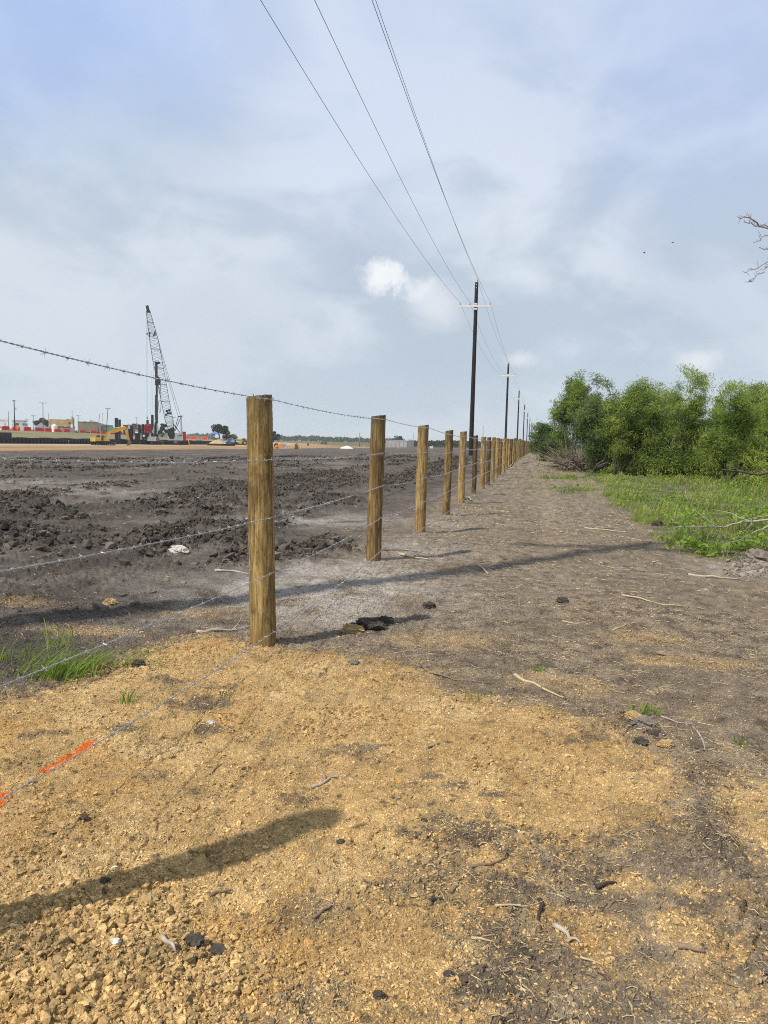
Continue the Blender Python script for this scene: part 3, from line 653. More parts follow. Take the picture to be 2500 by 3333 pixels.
def post_mesh(h, rad, n, m, seed, lean):
    a = np.linspace(0, 2 * PI, n, endpoint=False); zz = np.concatenate([np.linspace(-.12, h - .02, m - 2), [h - .008, h]])
    Az, Z = np.meshgrid(a, zz)
    X = np.cos(Az); Y = np.sin(Az)
    r = rad * (1.02 - .035 * Z / h) * (1 + .035 * fbm(X * 1.5 + seed, Z * 1.1 + Y * 1.5, 1.0, 3, seed) + .020 * fbm(Az * 2.2 * n / 12, Z * 2.0, 1.0, 3, seed + 4) * (np.cos(Az) + 1.2) / 2)
    r = r * (1 - .025 * (Z > h - .004)) + .0016 * vn(X * 22 + Y * 9, Z * 40, seed + 2) + .0022 * vn(X * 14 + seed, Z * 6 + Y * 11, seed + 5)
    Zt = Z + (Z > h - .03) * (.010 * X + .006 * fbm(X * 3, Y * 3, 1, 2, seed))
    V = np.stack([X * r + lean * Z, Y * r, Zt], -1).reshape(-1, 3)
    i = np.arange(m - 1)[:, None] * n + np.arange(n)[None]; j = np.arange(m - 1)[:, None] * n + (np.arange(n)[None] + 1) % n
    F = np.stack([i, j, j + n, i + n], -1).reshape(-1, 4)
    return V, F
ORD = ['', 'first', 'second', 'third', 'fourth', 'fifth', 'sixth', 'seventh', 'eighth', 'ninth', 'tenth', 'eleventh', 'twelfth', 'thirteenth', 'fourteenth', 'fifteenth', 'sixteenth']
PLAB = {1: 'wooden fence post beyond the left edge whose shadow crosses the tan sand', 2: 'tallest and nearest round wooden post, standing at the edge of tan sand',
        3: 'dark-topped brown round post, second in view along the wire fence', 4: 'light tan round post with smooth grain, third in view along the fence',
        5: 'slim brown round post, fourth in view, right of the light tan one', 6: 'yellowish post with swirling grain and a dark red-brown band, fifth in view',
        7: 'thin olive-brown post just left of the nearest utility pole base', 8: 'pale clean post directly right of the nearest utility pole base',
        9: 'very dark grey-brown post half hidden behind a pale post', 10: 'medium tan post right of the very dark post in the receding fence'}
PB = []
for k, (t, h, ln, rad, w) in enumerate(POSTS):
    x, y = TS(t, -1.69 if k == 3 else FS); z = gz(x, y) - (.03 if k in range(2, 9) else 0); PB.append((x, y, z, h))
    big = k in (1, 2, 3, 4)
    V, F = post_mesh(h, rad, 64 if k == 2 else 36 if big else 16, 150 if k == 2 else 60 if big else 14, k * 7 + 1, ln)
    lab = PLAB.get(k) or ('round wooden post beyond the left edge beside the viewer' if k == 0 else
          f'{ORD[k - 1]} wooden post in view counted along the barbed wire fence' if 11 <= k <= 17 else 'small distant post in the tightly overlapping far end of the wire fence')
    p = thing('fence_post', lab, 'fence post', (x, y, z), math.radians(prng.uniform(-6, 6) + (0 if k < 8 else 40)), 'round wooden posts of the barbed wire fence')
    if k < 8: p.rotation_euler = (0, 0, 0)
    me = mesh_np('post_trunk', V, F, woods[w], None, True); link('trunk', me, p)
    n = 64 if k == 2 else 36 if big else 16
    cv = V[-n:]; cc = cv.mean(0) + np.array([0, 0, -.001]); inner = cc + (cv - cc) * .55; inner[:, 2] += .002 * np.sin(np.arange(n) * 2.3)
    cap = np.concatenate([cv * np.array([1, 1, 1]), inner, [cc]]); ii = np.arange(n); jj = (ii + 1) % n
    fq = np.concatenate([np.stack([ii, jj, n + jj, n + ii], 1), np.stack([n + ii, n + jj, np.full(n, 2 * n), np.full(n, 2 * n)], 1)])
    b = MB(); b.add(cap, [tuple(q) if q[2] != q[3] else tuple(q[:3]) for q in fq.tolist()])
    if big:
        for q in range(9 if k == 2 else 4):                   # torn fibres at the sawn edge
            a_ = -1.0 + prng.uniform(-.9, .9); r0 = rad * .97; zt = h + .002
            p0 = Vector((math.cos(a_) * r0 + ln * h, math.sin(a_) * r0, zt)); b.beam(p0 - Vector((0, 0, .006)), p0 + Vector((math.cos(a_), math.sin(a_), 0)) * prng.uniform(.006, .018) + Vector((0, 0, prng.uniform(-.008, .006))), .004, .002)
    b.build('sawn_end', endwood, p)

# ------------------------------------------------------------------ barbed wire: five strands stapled to the near side of the posts
HW = [1.475, 1.125, .785, .455, .095]
SNAME = ['topmost', 'second highest', 'middle', 'second lowest', 'lowest']
barbmesh = []
for q in range(3):
    rb = random.Random(q); b = MB()
    for sgn in (-1, 1):
        a0 = rb.uniform(0, 6.28); pts = []
        for i in range(9):
            a_ = a0 + sgn * i * .9; pts.append((.0035 * sgn + .0012 * (i - 4) * .5, math.cos(a_) * .0037, math.sin(a_) * .0037))
        d0 = Vector((rb.uniform(-.008, .008), math.cos(a0 - sgn * .9), math.sin(a0 - sgn * .9))) * .013
        d1 = Vector((rb.uniform(-.008, .008), math.cos(a0 + sgn * 8.6), math.sin(a0 + sgn * 8.6))) * .013
        pts = [Vector(pts[0]) + d0] + pts + [Vector(pts[-1]) + d1]
        b.tube(pts, [.0006] + [.0011] * 9 + [.0006], 5)
    o = b.build('barb', galv); barbmesh.append(o.data); bpy.data.objects.remove(o)
wr = random.Random(8)
for si, hz in enumerate(HW):
    pts = []
    for k, (x, y, z, h) in enumerate(PB):
        t, _, ln, rad, w = POSTS[k]
        # the wire steps down the posts the way it does in the photograph
        hh = hz if si else min(h - .035, 1.475 if k < 4 else h - .05 if k < 5 else h - .10)
        hh += {0: .09, 1: (.075, .085, .10, .085, .125)[si], 3: .02}.get(k, .02 if k < 9 else 0)
        pts.append(Vector((x + FR.x * (rad * 1.03 + .002) + ln * hh * .8, y + FR.y * (rad * 1.03 + .002), z + hh)))
    def pos(t):
        for i in range(len(POSTS) - 1):
            if POSTS[i + 1][0] >= t or i == len(POSTS) - 2:
                u = (t - POSTS[i][0]) / (POSTS[i + 1][0] - POSTS[i][0]); u = min(max(u, 0), 1)
                p = pts[i].lerp(pts[i + 1], u); sag = (.012 + .02 * ((si * 7 + i * 3) % 4) / 4) * 4 * u * (1 - u)
                return p - Vector((0, 0, sag))
    b = MB(); T = -1.6; STEP = .009; tw = .055
    tt = np.arange(-.2, 9.0, STEP)
    for ph in (0, PI):
        L_ = []
        for t in tt:
            p = pos(float(t)); a_ = 2 * PI * t / tw + ph
            L_.append(p + FR.to_3d() * math.cos(a_) * .0014 + Vector((0, 0, math.sin(a_) * .0014)))
        b.tube(L_, .0014, 5)
    far = [pos(q) for q in np.concatenate([np.arange(9.0, 40, .35), np.arange(40, 200, 2.0)])]
    b.tube(far, [.0024 + .00004 * max(0, (9 + .35 * i) - 9) for i in range(len(far))], 5)
    st = b.build('barbed_wire', galv, None, True)
    tag(st, f'{SNAME[si]} strand of galvanised barbed wire stapled along the row of posts', 'barbed wire', 'barbed wire strands of the fence')
    q = 0; t = 1.7 + si * .03; rest = MB()
    while t < 34:
        p = pos(t); d = (pos(t + .01) - p).normalized()
        Mx = Matrix((d, Vector((0, 0, 1)).cross(d), d.cross(Vector((0, 0, 1)).cross(d)))).transposed().to_4x4()
        Mx = Matrix.Translation(p) @ Mx @ Matrix.Rotation(wr.uniform(0, 6.28), 4, 'X')
        if q < 60:
            o = link('barb', barbmesh[q % 3], st); o.matrix_basis = Mx
        else:
            for k in range(2):
                e = Mx @ Vector((0, .012 * math.cos(k * 2.2), .012 * math.sin(k * 2.2))); f_ = Mx @ Vector((0, -.012 * math.cos(k * 2.2), -.012 * math.sin(k * 2.2)))
                rest.beam(e, f_, .0024)
        q += 1; t += .118 + wr.uniform(-.012, .012)
    o = rest.build('barb', galv, st); o['kind'] = 'stuff'
    for k in (1, 2, 3, 4):                                    # staples
        p = pos(POSTS[k][0]); b = MB(); s_ = FD.to_3d()
        for dz in (-.007, .007): b.beam(p + Vector((0, 0, dz)) + FR.to_3d() * .003 + s_ * .006, p + Vector((0, 0, dz)) - FR.to_3d() * .02 - s_ * .006, .003)
        b.beam(p + Vector((0, 0, -.009)) + FR.to_3d() * .004, p + Vector((0, 0, .009)) + FR.to_3d() * .004, .003)
        b.build('staple', galv, st)

# ------------------------------------------------------------------ utility poles and their lines
creo = mat('creosote_wood', (.016, .0125, .011), .75, var=.6, scale=3, bump=.4, stretch=(9, 9, .8), spec=.25)
armm = mat('crossarm_grey', (.60, .60, .57), .6, var=.12, scale=3)
porc = mat('porcelain_grey', (.33, .36, .40), .3, var=.15, scale=8, spec=.5)
steel = mat('grey_steel', (.45, .46, .47), .5, .5, var=.2)
cable = mat('aluminium_cable', (.11, .115, .12), .55, .5, var=.2)
PS, PH = -5.75, 14.3
SPAN = 63.6
def make_pole():
    p = thing('utility_pole', 'x', 'utility pole', group='black utility poles along the fence')
    b = MB(); b.tube_z([(.205, -.5), (.20, .0), (.185, 3), (.165, 8), (.14, PH - .05), (.125, PH)], 14, (0, 0, 0)); b.build('pole', creo, p, True)
    b = MB(); b.box((-.04, -.20, PH - 1.95), (2.75, .11, .15)); arm = b.build('crossarm', armm, p)
    b = MB(); b.box((0, -.262, PH - 1.78), (.24, .012, .13)); b.box((0, -.262, PH - 2.18), (.22, .012, .15)); b.build('bracket_plate', armm, p)
    for x in (-1.30, -.48, 1.20):
        b = MB(); b.tube_z([(.02, 0), (.02, .06), (.055, .07), (.085, .10), (.05, .135), (.045, .15), (.065, .17), (.04, .21), (.02, .225)], 10, (x, -.20, PH - 1.874)); b.build('insulator', porc, p, True)
    b = MB(); b.tube_z([(.018, -.1), (.018, .16), (.05, .17), (.06, .21), (.03, .24), (.045, .27), (.02, .32)], 10, (.07, -.10, PH - .02)); b.build('top_insulator', porc, p, True)
    b = MB()
    for dz in (.22, .46): b.tube_z([(.05, -.0), (.05, .008)], 8, (0, 0, 0))
    b.v = []; b.f = []
    for dz in (.20, .46):
        b.disc((0, -.143, PH - dz), .045, .02, 10)
    b.build('bolt_washer', steel, p)
    return p
pole0 = make_pole(); poles = []
PLABS = ['black utility pole left of the frame whose long shadow crosses the path', 'nearest and tallest black utility pole with a pale crossarm beside the fence',
         'second black utility pole in the receding row, its thin crossarm against the sky', 'third black utility pole in the row with a pale bracket below its top',
         'fourth black utility pole in the row, above the overlapping fence posts', 'fifth black utility pole in the row, small above the far posts',
         'sixth black utility pole in the row, tiny above the far fence', 'seventh black utility pole, last but one of the row by the trees', 'farthest black utility pole at the vanishing end of the row']
for k in range(-1, 9):
    t = 1.46 + SPAN * k
    x, y = TS(t, PS); z = float(hbase(x, y))
    o = pole0 if k == -1 else copy_tree(pole0)
    if k == 0: P0 = o
    o.location = (x, y, z); o.rotation_euler = (0, 0, -math.atan2(FD.x, FD.y) + math.radians(1.5))
    o['label'] = 'black utility pole standing behind the viewer at the start of the row' if k == -1 else PLABS[k]
    poles.append(o)
# the pole beside the viewer carries its wires on a slightly different spacing, the ridge wire on a side bracket
for ch in children(P0):
    if ch.name.startswith('insulator'):
        xm = ch.data.vertices[0].co.x; ch.location.x = -.15 if xm < -1 else .53 if xm < 0 else .12
    if ch.name.startswith('top_insulator'): ch.location.x = .72
b = MB(); b.box((.40, -.10, PH - .10), (.95, .08, .10)); b.build('side_bracket', steel, P0)
SH0 = [-.15, .53, .72, .12]
CL = [('left outermost power line strung along the black poles', (-1.30, -.20, PH - 1.65)), ('power line just left of the black poles, second from the left', (-.48, -.20, PH - 1.65)),
      ('power line running over the tops of the black poles', (.07, -.10, PH + .26)), ('right outermost power line strung on the crossarm ends', (1.20, -.20, PH - 1.65))]
for ci, (lab, off) in enumerate(CL):
    P_ = []
    for k in range(len(poles) - 1):
        a_ = Matrix.LocRotScale(poles[k].location, poles[k].rotation_euler, None) @ Vector(off)
        b_ = Matrix.LocRotScale(poles[k + 1].location, poles[k + 1].rotation_euler, None) @ Vector(off)
        if k == 1: a_ = Matrix.LocRotScale(poles[k].location, poles[k].rotation_euler, None) @ (Vector(off) + Vector((SH0[ci], 0, 0)))
        if k == 0: b_ = Matrix.LocRotScale(poles[k + 1].location, poles[k + 1].rotation_euler, None) @ (Vector(off) + Vector((SH0[ci], 0, 0)))
        n = 40 if k < 3 else 14; sag = 1.0 if off[2] < PH else .8
        for i in range(n): u = i / n; P_.append(a_.lerp(b_, u) - Vector((0, 0, sag * 4 * u * (1 - u))))
    b = MB(); b.tube(P_, .0085, 6); tag(b.build('power_line', cable, None, True), lab, 'power line', 'power lines on the black poles')
# ------------------------------------------------------------------ far site on the left
def face(px): return -math.atan((px - 1250) / FPX)
def spot(px, Y):
    d = ray(px, 1440); X = d.x / d.y * Y; return Vector((X, Y, float(hbase(X, Y))))
def mpp(Y): return Y / FPX * 1.0
def tr(px0, pyb, Y, pts, crop=None):
    """picture offsets from a base point -> metres (x sideways, z up) at distance Y"""
    out = []; k = Y / FPX
    for a, b in pts:
        if crop: a, b = crop[0] + a * crop[2], crop[1] + b * crop[2]
        dx = a - px0; dy = pyb - b
        out.append(((dx - dy * (.0245 - (1250 - px0) / 27000)) * k, (dy + dx * .0245) * k))
    return out
C1 = (0, 1240, .25316); C2 = (400, 980, .24111); C6 = (280, 1340, .20494); C7 = (0, 1330, .12055); C8 = (180, 1330, .14467); C3 = (640, 1350, .19289); C4 = (840, 1340, .30139); C5 = (1240, 1350, .15672)
yel = mat('excavator_yellow', (.50, .29, .045), .5, var=.2, scale=1.2, dirt=((.33, .22, .10), .5)); yel2 = mat('counterweight_yellow', (.66, .50, .10), .5, var=.15, scale=1.5, dirt=((.4, .3, .15), .3))
blk = mat('dark_steel', (.020, .021, .025), .6, .2, var=.4, scale=1.0, dirt=((.12, .09, .06), .35)); trk = mat('track_steel', (.045, .042, .040), .7, .3, var=.5, scale=3, dirt=((.25, .19, .12), .6))
glass = mat('dark_glass', (.03, .045, .05), .12, var=.2, spec=.6); cabg = mat('cab_glass', (.20, .27, .27), .15, var=.2, spec=.6)
whitep = mat('white_paint', (.72, .73, .74), .5, var=.08, scale=1.0); greyp = mat('grey_paint', (.36, .38, .40), .55, var=.2, scale=.8)
redp = mat('red_plastic', (.55, .045, .04), .55, var=.15, scale=1.5); ora = mat('orange_plastic', (.80, .12, .045), .55, var=.12, scale=1.5); orap = mat('orange_paint', (.72, .24, .035), .5, var=.2, scale=1, dirt=((.45, .30, .16), .4))
pile = mat('pile_steel', (.022, .024, .032), .55, .3, var=.45, scale=.6, dirt=((.05, .05, .065), .6)); rust = mat('rusty_steel', (.16, .10, .065), .85, .1, var=.5, scale=1.5)
rubber = mat('rubber', (.025, .025, .025), .85, var=.3)
# --- sheet pile wall
def wall_line():
    b = MB(); s0 = -95.0; p = []; t = 100.0; i = 0
    while t < 238:
        for dt, ds in ((0, 0), (.28, 0), (.42, .34), (.82, .34), (.96, 0)):
            p.append((t + dt, s0 + ds))
        t += 1.1
    vs = []; fs = []
    for t, s in p:
        x, y = TS(t, s); zb = float(hbase(*TS(t, -94))); zt = zb + 1.16 + .03 * math.sin(t * .9) - .32 * max(0, (t - 205) / 33)
        vs += [(x, y, zb - .5), (x, y, zt)]
        x, y = TS(t, s - .06); vs += [(x, y, zt), (x, y, zb - .5)]
    for i in range(len(p) - 1):
        a = i * 4; c = a + 4; fs += [(a, c, c + 1, a + 1), (a + 1, c + 1, c + 2, a + 2), (a + 2, c + 2, c + 3, a + 3)]
    b.add(vs, fs); return b
tag(wall_line().build('sheet_pile_wall', pile), 'low black corrugated sheet pile wall holding back the grassy bank', 'retaining wall')
# --- loose standing sheet piles
for k, (c, l0, r0, top, bot, lab) in enumerate([
        (C8, 1342, 1412, 210, 800, 'tallest and leftmost black sheet pile, behind the yellow excavator boom'), (C8, 1420, 1478, 245, 795, 'black sheet pile close beside the tallest one, slightly shorter'),
        (C2, 66, 100, 1722, 1930, 'short black sheet pile right of the excavator bucket'), (C2, 100, 136, 1690, 1928, 'black sheet pile with notched top, near the red and white notice'),
        (C2, 166, 204, 1780, 1926, 'shortest blue-black sheet pile below the red and white board'), (C2, 204, 236, 1664, 1926, 'slim black sheet pile left of the grey drilling rig'),
        (C2, 260, 290, 1660, 1860, 'black sheet pile rising behind the grey drilling rig'), (C2, 318, 350, 1604, 1800, 'black sheet pile hanging under the crane hook in front of red machine'), (C2, 382, 416, 1535, 1800, 'tall black sheet pile just left of the drilling mast')]):
    px0 = c[0] + (l0 + r0) / 2 * c[2]; Y = 172 + 3.0 * k; S = spot(px0, Y)
    w = (r0 - l0) * c[2] * Y / FPX; zt = AT(px0, c[1] + top * c[2], Y).z - S.z
    o = thing('sheet_pile', lab, 'sheet pile', S, face(px0), 'loose black sheet piles standing in the ground'); b = MB()
    prof = [(-w / 2, 0), (-w * .28, 0), (-w * .16, -.3), (w * .16, -.3), (w * .28, 0), (w / 2, 0), (w / 2, .04), (w * .25, .04), (w * .13, -.26), (-w * .13, -.26), (-w * .25, .04), (-w / 2, .04)]
    n = len(prof); vs = [(x, y, -.5) for x, y in prof] + [(x, y, zt) for x, y in prof]
    b.add(vs, [(i, (i + 1) % n, n + (i + 1) % n, n + i) for i in range(n)] + [(6 + i, 5 - i, 4 - i, 7 + i) for i in range(5)] + [(n + 5 - i, n + 6 + i, n + 7 + i, n + 4 - i) for i in range(5)])
    b.build('sheet', pile, o); b = MB(); b.box((0, -.28, zt - .3), (w * .22, .05, .28)); b.build('lifting_plate', blk, o)
# --- notice boards
for px0, pyt, pyb, w, split, lab in ((396, 1401, 1428, 6, 1, 'tall narrow red and white notice by the excavator stick'), (445, 1399, 1410, 9, 0, 'red and white board on top of the shortest sheet pile')):
    Y = 176; S = spot(px0, Y); k = Y / FPX; zt = AT(px0, pyt, Y).z - S.z; zb = AT(px0, pyb, Y).z - S.z
    o = thing('notice_board', lab, 'notice', S, face(px0)); b = MB(); b.box((0, -.9, (zt + zb) / 2), (w * k, .04, zt - zb)); b.build('board', whitep, o)
    b = MB(); b.box((0, -.93, zb + (zt - zb) * .68), (w * k * .9, .02, (zt - zb) * .36)); b.build('red_panel', redp, o)
    b = MB(); b.beam((0, -.85, -.3), (0, -.85, zb + .2), .08); b.build('post', blk, o)
# --- crawler undercarriage used by all the machines
def track(root, cx, cy, ln, hh, ww, rz=0.0, name='track'):
    b = MB(); n = 9; r = hh / 2; prof = []
    for i in range(n): a = PI / 2 + PI * i / (n - 1); prof.append((-ln / 2 + r + r * math.cos(a), r + r * math.sin(a)))
    for i in range(n): a = -PI / 2 + PI * i / (n - 1); prof.append((ln / 2 - r + r * math.cos(a), r + r * math.sin(a)))
    inner = [((x) * .86, r + (z - r) * .66) for x, z in prof]
    m = len(prof); vs = [(x, y, z) for y in (-ww / 2, ww / 2) for P in (prof, inner) for x, z in P]
    fs = []
    for i in range(m):
        j = (i + 1) % m; fs += [(i, j, 2 * m + j, 2 * m + i), (i, m + i, m + j, j), (2 * m + i, 2 * m + j, 3 * m + j, 3 * m + i)]
    b.add(vs, fs)
    L_ = 2 * (ln - hh) ; q = int(ln / .22)
    for i in range(q):
        x = -ln / 2 + r * .7 + (ln - r * 1.4) * i / (q - 1); b.box((x, 0, hh), (.05, ww, .05)); b.box((x, 0, .01), (.05, ww, .03))
    o = b.build(name, trk, root); o.location = (cx, cy, 0); o.rotation_euler = (0, 0, rz)
    b = MB(); b.box((0, 0, r), (ln * .78, ww * .55, hh * .45))
    for i in range(6): b.disc((-ln * .36 + ln * .72 * i / 5, 0, r * .55), r * .36, ww * .7, 10)
    b.disc((-ln / 2 + r, 0, r), r * .74, ww * .8, 12); b.disc((ln / 2 - r, 0, r), r * .74, ww * .8, 12)
    b.build('roller_frame', blk, o)
# --- yellow excavator
def excavator(px0, pyb, Y):
    k = .0594 * .14467 / .14467
    T = lambda pts: tr(px0, pyb, 150, pts, C8)
    root = thing('excavator', 'yellow tracked excavator reaching its boom toward the black sheet piles', 'excavator', spot(px0, Y), face(px0))
    def pr(name, pts, y0, y1, m, par=None): b = MB(); b.prism(T(pts), y0, y1); return b.build(name, m, par or root)
    track(root, T([(1140, 800)])[0][0], -1.0, 3.5, .70, .55); track(root, T([(1000, 800)])[0][0], 1.1, 3.5, .68, .55)
    b = MB(); b.box((-.15, 0, .55), (1.5, 1.6, .4)); b.tube_z([(.6, .6), (.6, .85)], 14, (-.2, 0, 0)); b.build('undercarriage', blk, root)
    body = pr('body', [(915, 708), (915, 620), (1090, 618), (1100, 650), (1205, 672), (1222, 712)], -1.15, 1.15, yel)
    pr('counterweight', [(803, 715), (803, 640), (815, 618), (913, 614), (913, 716)], -1.2, 1.2, yel2)
    pr('engine_cover', [(925, 622), (935, 585), (1000, 580), (1015, 622)], -.8, .9, blk)
    cab = pr('cab', [(1030, 690), (1030, 568), (1078, 566), (1092, 690)], -1.17, -.25, yel)
    b = MB(); b.box((T([(1060, 610)])[0][0], -1.176, T([(1060, 610)])[0][1]), (.36, .02, .5)); b.build('window', glass, cab)
    b = MB(); b.box((T([(1053, 660)])[0][0], -1.19, T([(1053, 655)])[0][1]), (.34, .03, .75)); b.build('dark_panel', glass, root)
    boom = pr('boom', [(1080, 612), (1140, 520), (1215, 468), (1330, 440), (1530, 388), (1560, 395), (1555, 440), (1340, 520), (1235, 530), (1185, 575), (1130, 640)], -.28, .12, yel)
    b = MB(); x0, z0 = T([(1165, 655)])[0]; x1, z1 = T([(1228, 505)])[0]
    for y in (-.36, .2): b.tube([(x0, y, z0), (x1, y, z1)], .07, 8)
    b.build('boom_cylinder', yel2, root)
    stick = pr('stick', [(1520, 400), (1570, 388), (1600, 440), (1612, 560), (1640, 680), (1600, 695), (1560, 580), (1535, 470)], -.22, .08, yel)
    b = MB(); x0, z0 = T([(1300, 430)])[0]; x1, z1 = T([(1535, 390)])[0]; b.tube([(x0, -.08, z0 + .06), (x1, -.08, z1 + .08)], .075, 8); b.build('stick_cylinder', yel2, root)
    pr('bucket', [(1600, 690), (1650, 685), (1668, 740), (1655, 805), (1580, 812), (1570, 795), (1600, 750)], -.55, .4, rust)
    return root
ex = excavator(180 + 1010 * .14467, 1330 + 803 * .14467, 150)
ex2 = copy_tree(ex); S = spot(-2, 146); ex2.location = spot(-36, 142) + Vector((0, 0, .9)); ex2.rotation_euler = (0, 0, face(0) + PI * .97)
ex2['label'] = 'yellow excavator cut off by the left edge, its rear end showing'
b = MB(); b.box((0, 0, .5), (7.5, 5, 1.1)); b.box((0, -2.52, .5), (7.6, .06, .2)); 
for q in range(9): b.box((-3.5 + q * .87, -2.53, .5), (.12, .08, 1.1))
o = b.build('work_platform', pile); o.location = spot(-36, 142) - Vector((0, 0, .15)); o.rotation_euler = (0, 0, face(0)); tag(o, 'blue-black steel platform under the cut-off yellow excavator at left', 'platform')
# --- crawler crane with lattice boom
def crane():
    px0, pyb, Y = 566.4, 1445.3, 195
    T = lambda pts: tr(px0, pyb, Y, pts, C2)
    root = thing('crawler_crane', 'tall crawler crane with a black lattice boom and grey house', 'crane', spot(px0, Y), face(px0))
    rz = math.radians(58)
    track(root, T([(612, 1930)])[0][0], .6, 6.2, .95, .95, rz); track(root, T([(795, 1930)])[0][0], -.8, 6.2, .95, .95, rz)
    b = MB(); b.box((0, 0, .75), (3.6, 2.4, .5)); b.tube_z([(1.1, .9), (1.1, 1.25)], 16, (.1, 0, 0)); b.build('carbody', blk, root)
    def pr(name, pts, y0, y1, m, par=None): b = MB(); b.prism(T(pts), y0, y1); return b.build(name, m, par or root)
    house = pr('house', [(610, 1870), (610, 1850), (700, 1850), (705, 1770), (800, 1770), (808, 1860), (800, 1872)], -1.5, 1.5, greyp)
    b = MB()
    for q in range(4): c_ = T([(742 + q * 16, 1805)])[0]; b.box((c_[0], -1.51, c_[1]), (.16, .02, .4))
    b.build('vent', blk, house)
    cab = pr('cab', [(570, 1850), (570, 1785), (580, 1778), (608, 1778), (610, 1850)], -1.4, -.3, greyp)
    b = MB(); b.prism(T([(574, 1838), (574, 1790), (582, 1784), (603, 1784), (604, 1838)]), -1.42, -1.405); b.build('window', cabg, cab)
    # lattice boom: four chords and zigzag lacing
    lat = mat('boom_steel', (.025, .027, .03), .6, .3, var=.3)
    def A_(t):  # chord pairs down the boom (t=0 at the foot)
        key = [(0, (640, 1800), (690, 1750)), (.2, (575, 1600), (675, 1590)), (.26, (556, 1500), (655, 1490)), (.6, (420, 820), (540, 830)), (.72, (378, 540), (488, 545)), (1, (338, 185), (384, 175))]
        for i in range(len(key) - 1):
            if key[i + 1][0] >= t:
                u = (t - key[i][0]) / (key[i + 1][0] - key[i][0]); f = lambda p, q: (p[0] + (q[0] - p[0]) * u, p[1] + (q[1] - p[1]) * u)
                return f(key[i][1], key[i + 1][1]), f(key[i][2], key[i + 1][2])
    b = MB(); N_ = 54; pv = None
    dep = lambda t: .75 * min(1, .25 + t * 4) * (1 if t < .72 else 1 - .6 * (t - .72) / .28)
    for i in range(N_ + 1):
        t = i / N_; l_, r_ = T(list(A_(t))); d = dep(t)
        c = [Vector((l_[0], -d, l_[1])), Vector((r_[0], -d, r_[1])), Vector((r_[0], d, r_[1])), Vector((l_[0], d, l_[1]))]
        if pv:
            for q in range(4):
                b.beam(pv[q], c[q], .115)
                b.beam(pv[q], c[(q + 1) % 4], .05) if i % 2 else b.beam(pv[(q + 1) % 4], c[q], .05)
            if i % 6 == 0:
                for q in range(4): b.beam(c[q], c[(q + 1) % 4], .06)
        pv = c
    boom = b.build('lattice_boom', lat, root)
    pr('boom_head', [(328, 108), (342, 118), (352, 104), (368, 110), (372, 140), (386, 180), (380, 198), (345, 195), (338, 150)], -.5, .5, blk, boom)
    pr('boom_foot', [(615, 1720), (690, 1690), (702, 1800), (690, 1860), (640, 1860), (600, 1760)], -.5, .5, blk, boom)
    b = MB()
    for p in ((600, 1480), (640, 1510), (590, 1530), (630, 1470), (610, 1510)): x, z = T([p])[0]; b.box((x, -.2, z), (.55, 1.0, .5), 0)
    b.build('winch', blk, boom)
    b = MB(); 
    for p, w, h in (((376, 482), .32, 1.1), ((350, 478), .28, .4), ((446, 470), .35, .9), ((432, 500), .4, .3)): x, z = T([p])[0]; b.box((x, -.8, z), (w, .5, h))
    b.build('sheave_block', blk, boom)
    # gantry and ropes
    b = MB(); t0, t1 = T([(752, 1556)])[0], T([(782, 1556)])[0]
    for y in (-.9, .9):
        for (a, c) in (((745, 1560), (690, 1760)), ((782, 1556), (705, 1745)), ((680, 1650), (770, 1770)), ((740, 1550), (786, 1550))):
            p, q = T([a, c]); b.beam((p[0], y, p[1]), (q[0], y, q[1]), .16)
    p, q = T([(745, 1556), (785, 1556)]); b.beam((p[0], -.9, p[1]), (p[0], .9, p[1]), .2); b.beam((q[0], -.9, q[1]), (q[0], .9, q[1]), .25)
    b.build('gantry', blk, root)
    b = MB()
    for y, (a, c) in ((-.8, ((484, 530), (775, 1550))), (.8, ((484, 545), (745, 1552)))):
        p, q = T([a, c]); pts = [Vector((p[0], y, p[1])).lerp(Vector((q[0], y, q[1])), u / 12) - Vector((0, 0, .35 * 4 * (u / 12) * (1 - u / 12))) for u in range(13)]; b.tube(pts, .035, 5)
        for u in (4, 6, 9): b.box(pts[u], (.13, .13, .3))
    for a, c in (((788, 1560), (800, 1770)), ((778, 1570), (770, 1770))): p, q = T([a, c]); b.tube([(p[0], .5, p[1]), (q[0], .5, q[1])], .03, 5)
    b.build('pendant_rope', blk, root)
    b = MB()
    for a, c in (((339, 190), (343, 1560)), ((350, 195), (349, 1560)), ((405, 960), (388, 1530)), ((430, 850), (408, 1535))): p, q = T([a, c]); b.tube([(p[0], -.2, p[1]), (q[0], -.2, q[1])], .02, 5)
    b.build('hoist_rope', mat('rope_grey', (.30, .31, .33), .6), root)
    x, z = T([(346, 1575)])[0]; b = MB(); b.tube_z([(.05, -.35), (.12, -.28), (.12, .25), (.05, .33)], 8, (x, -.2, z)); b.build('hook_block', blk, root)
    return root
crane()
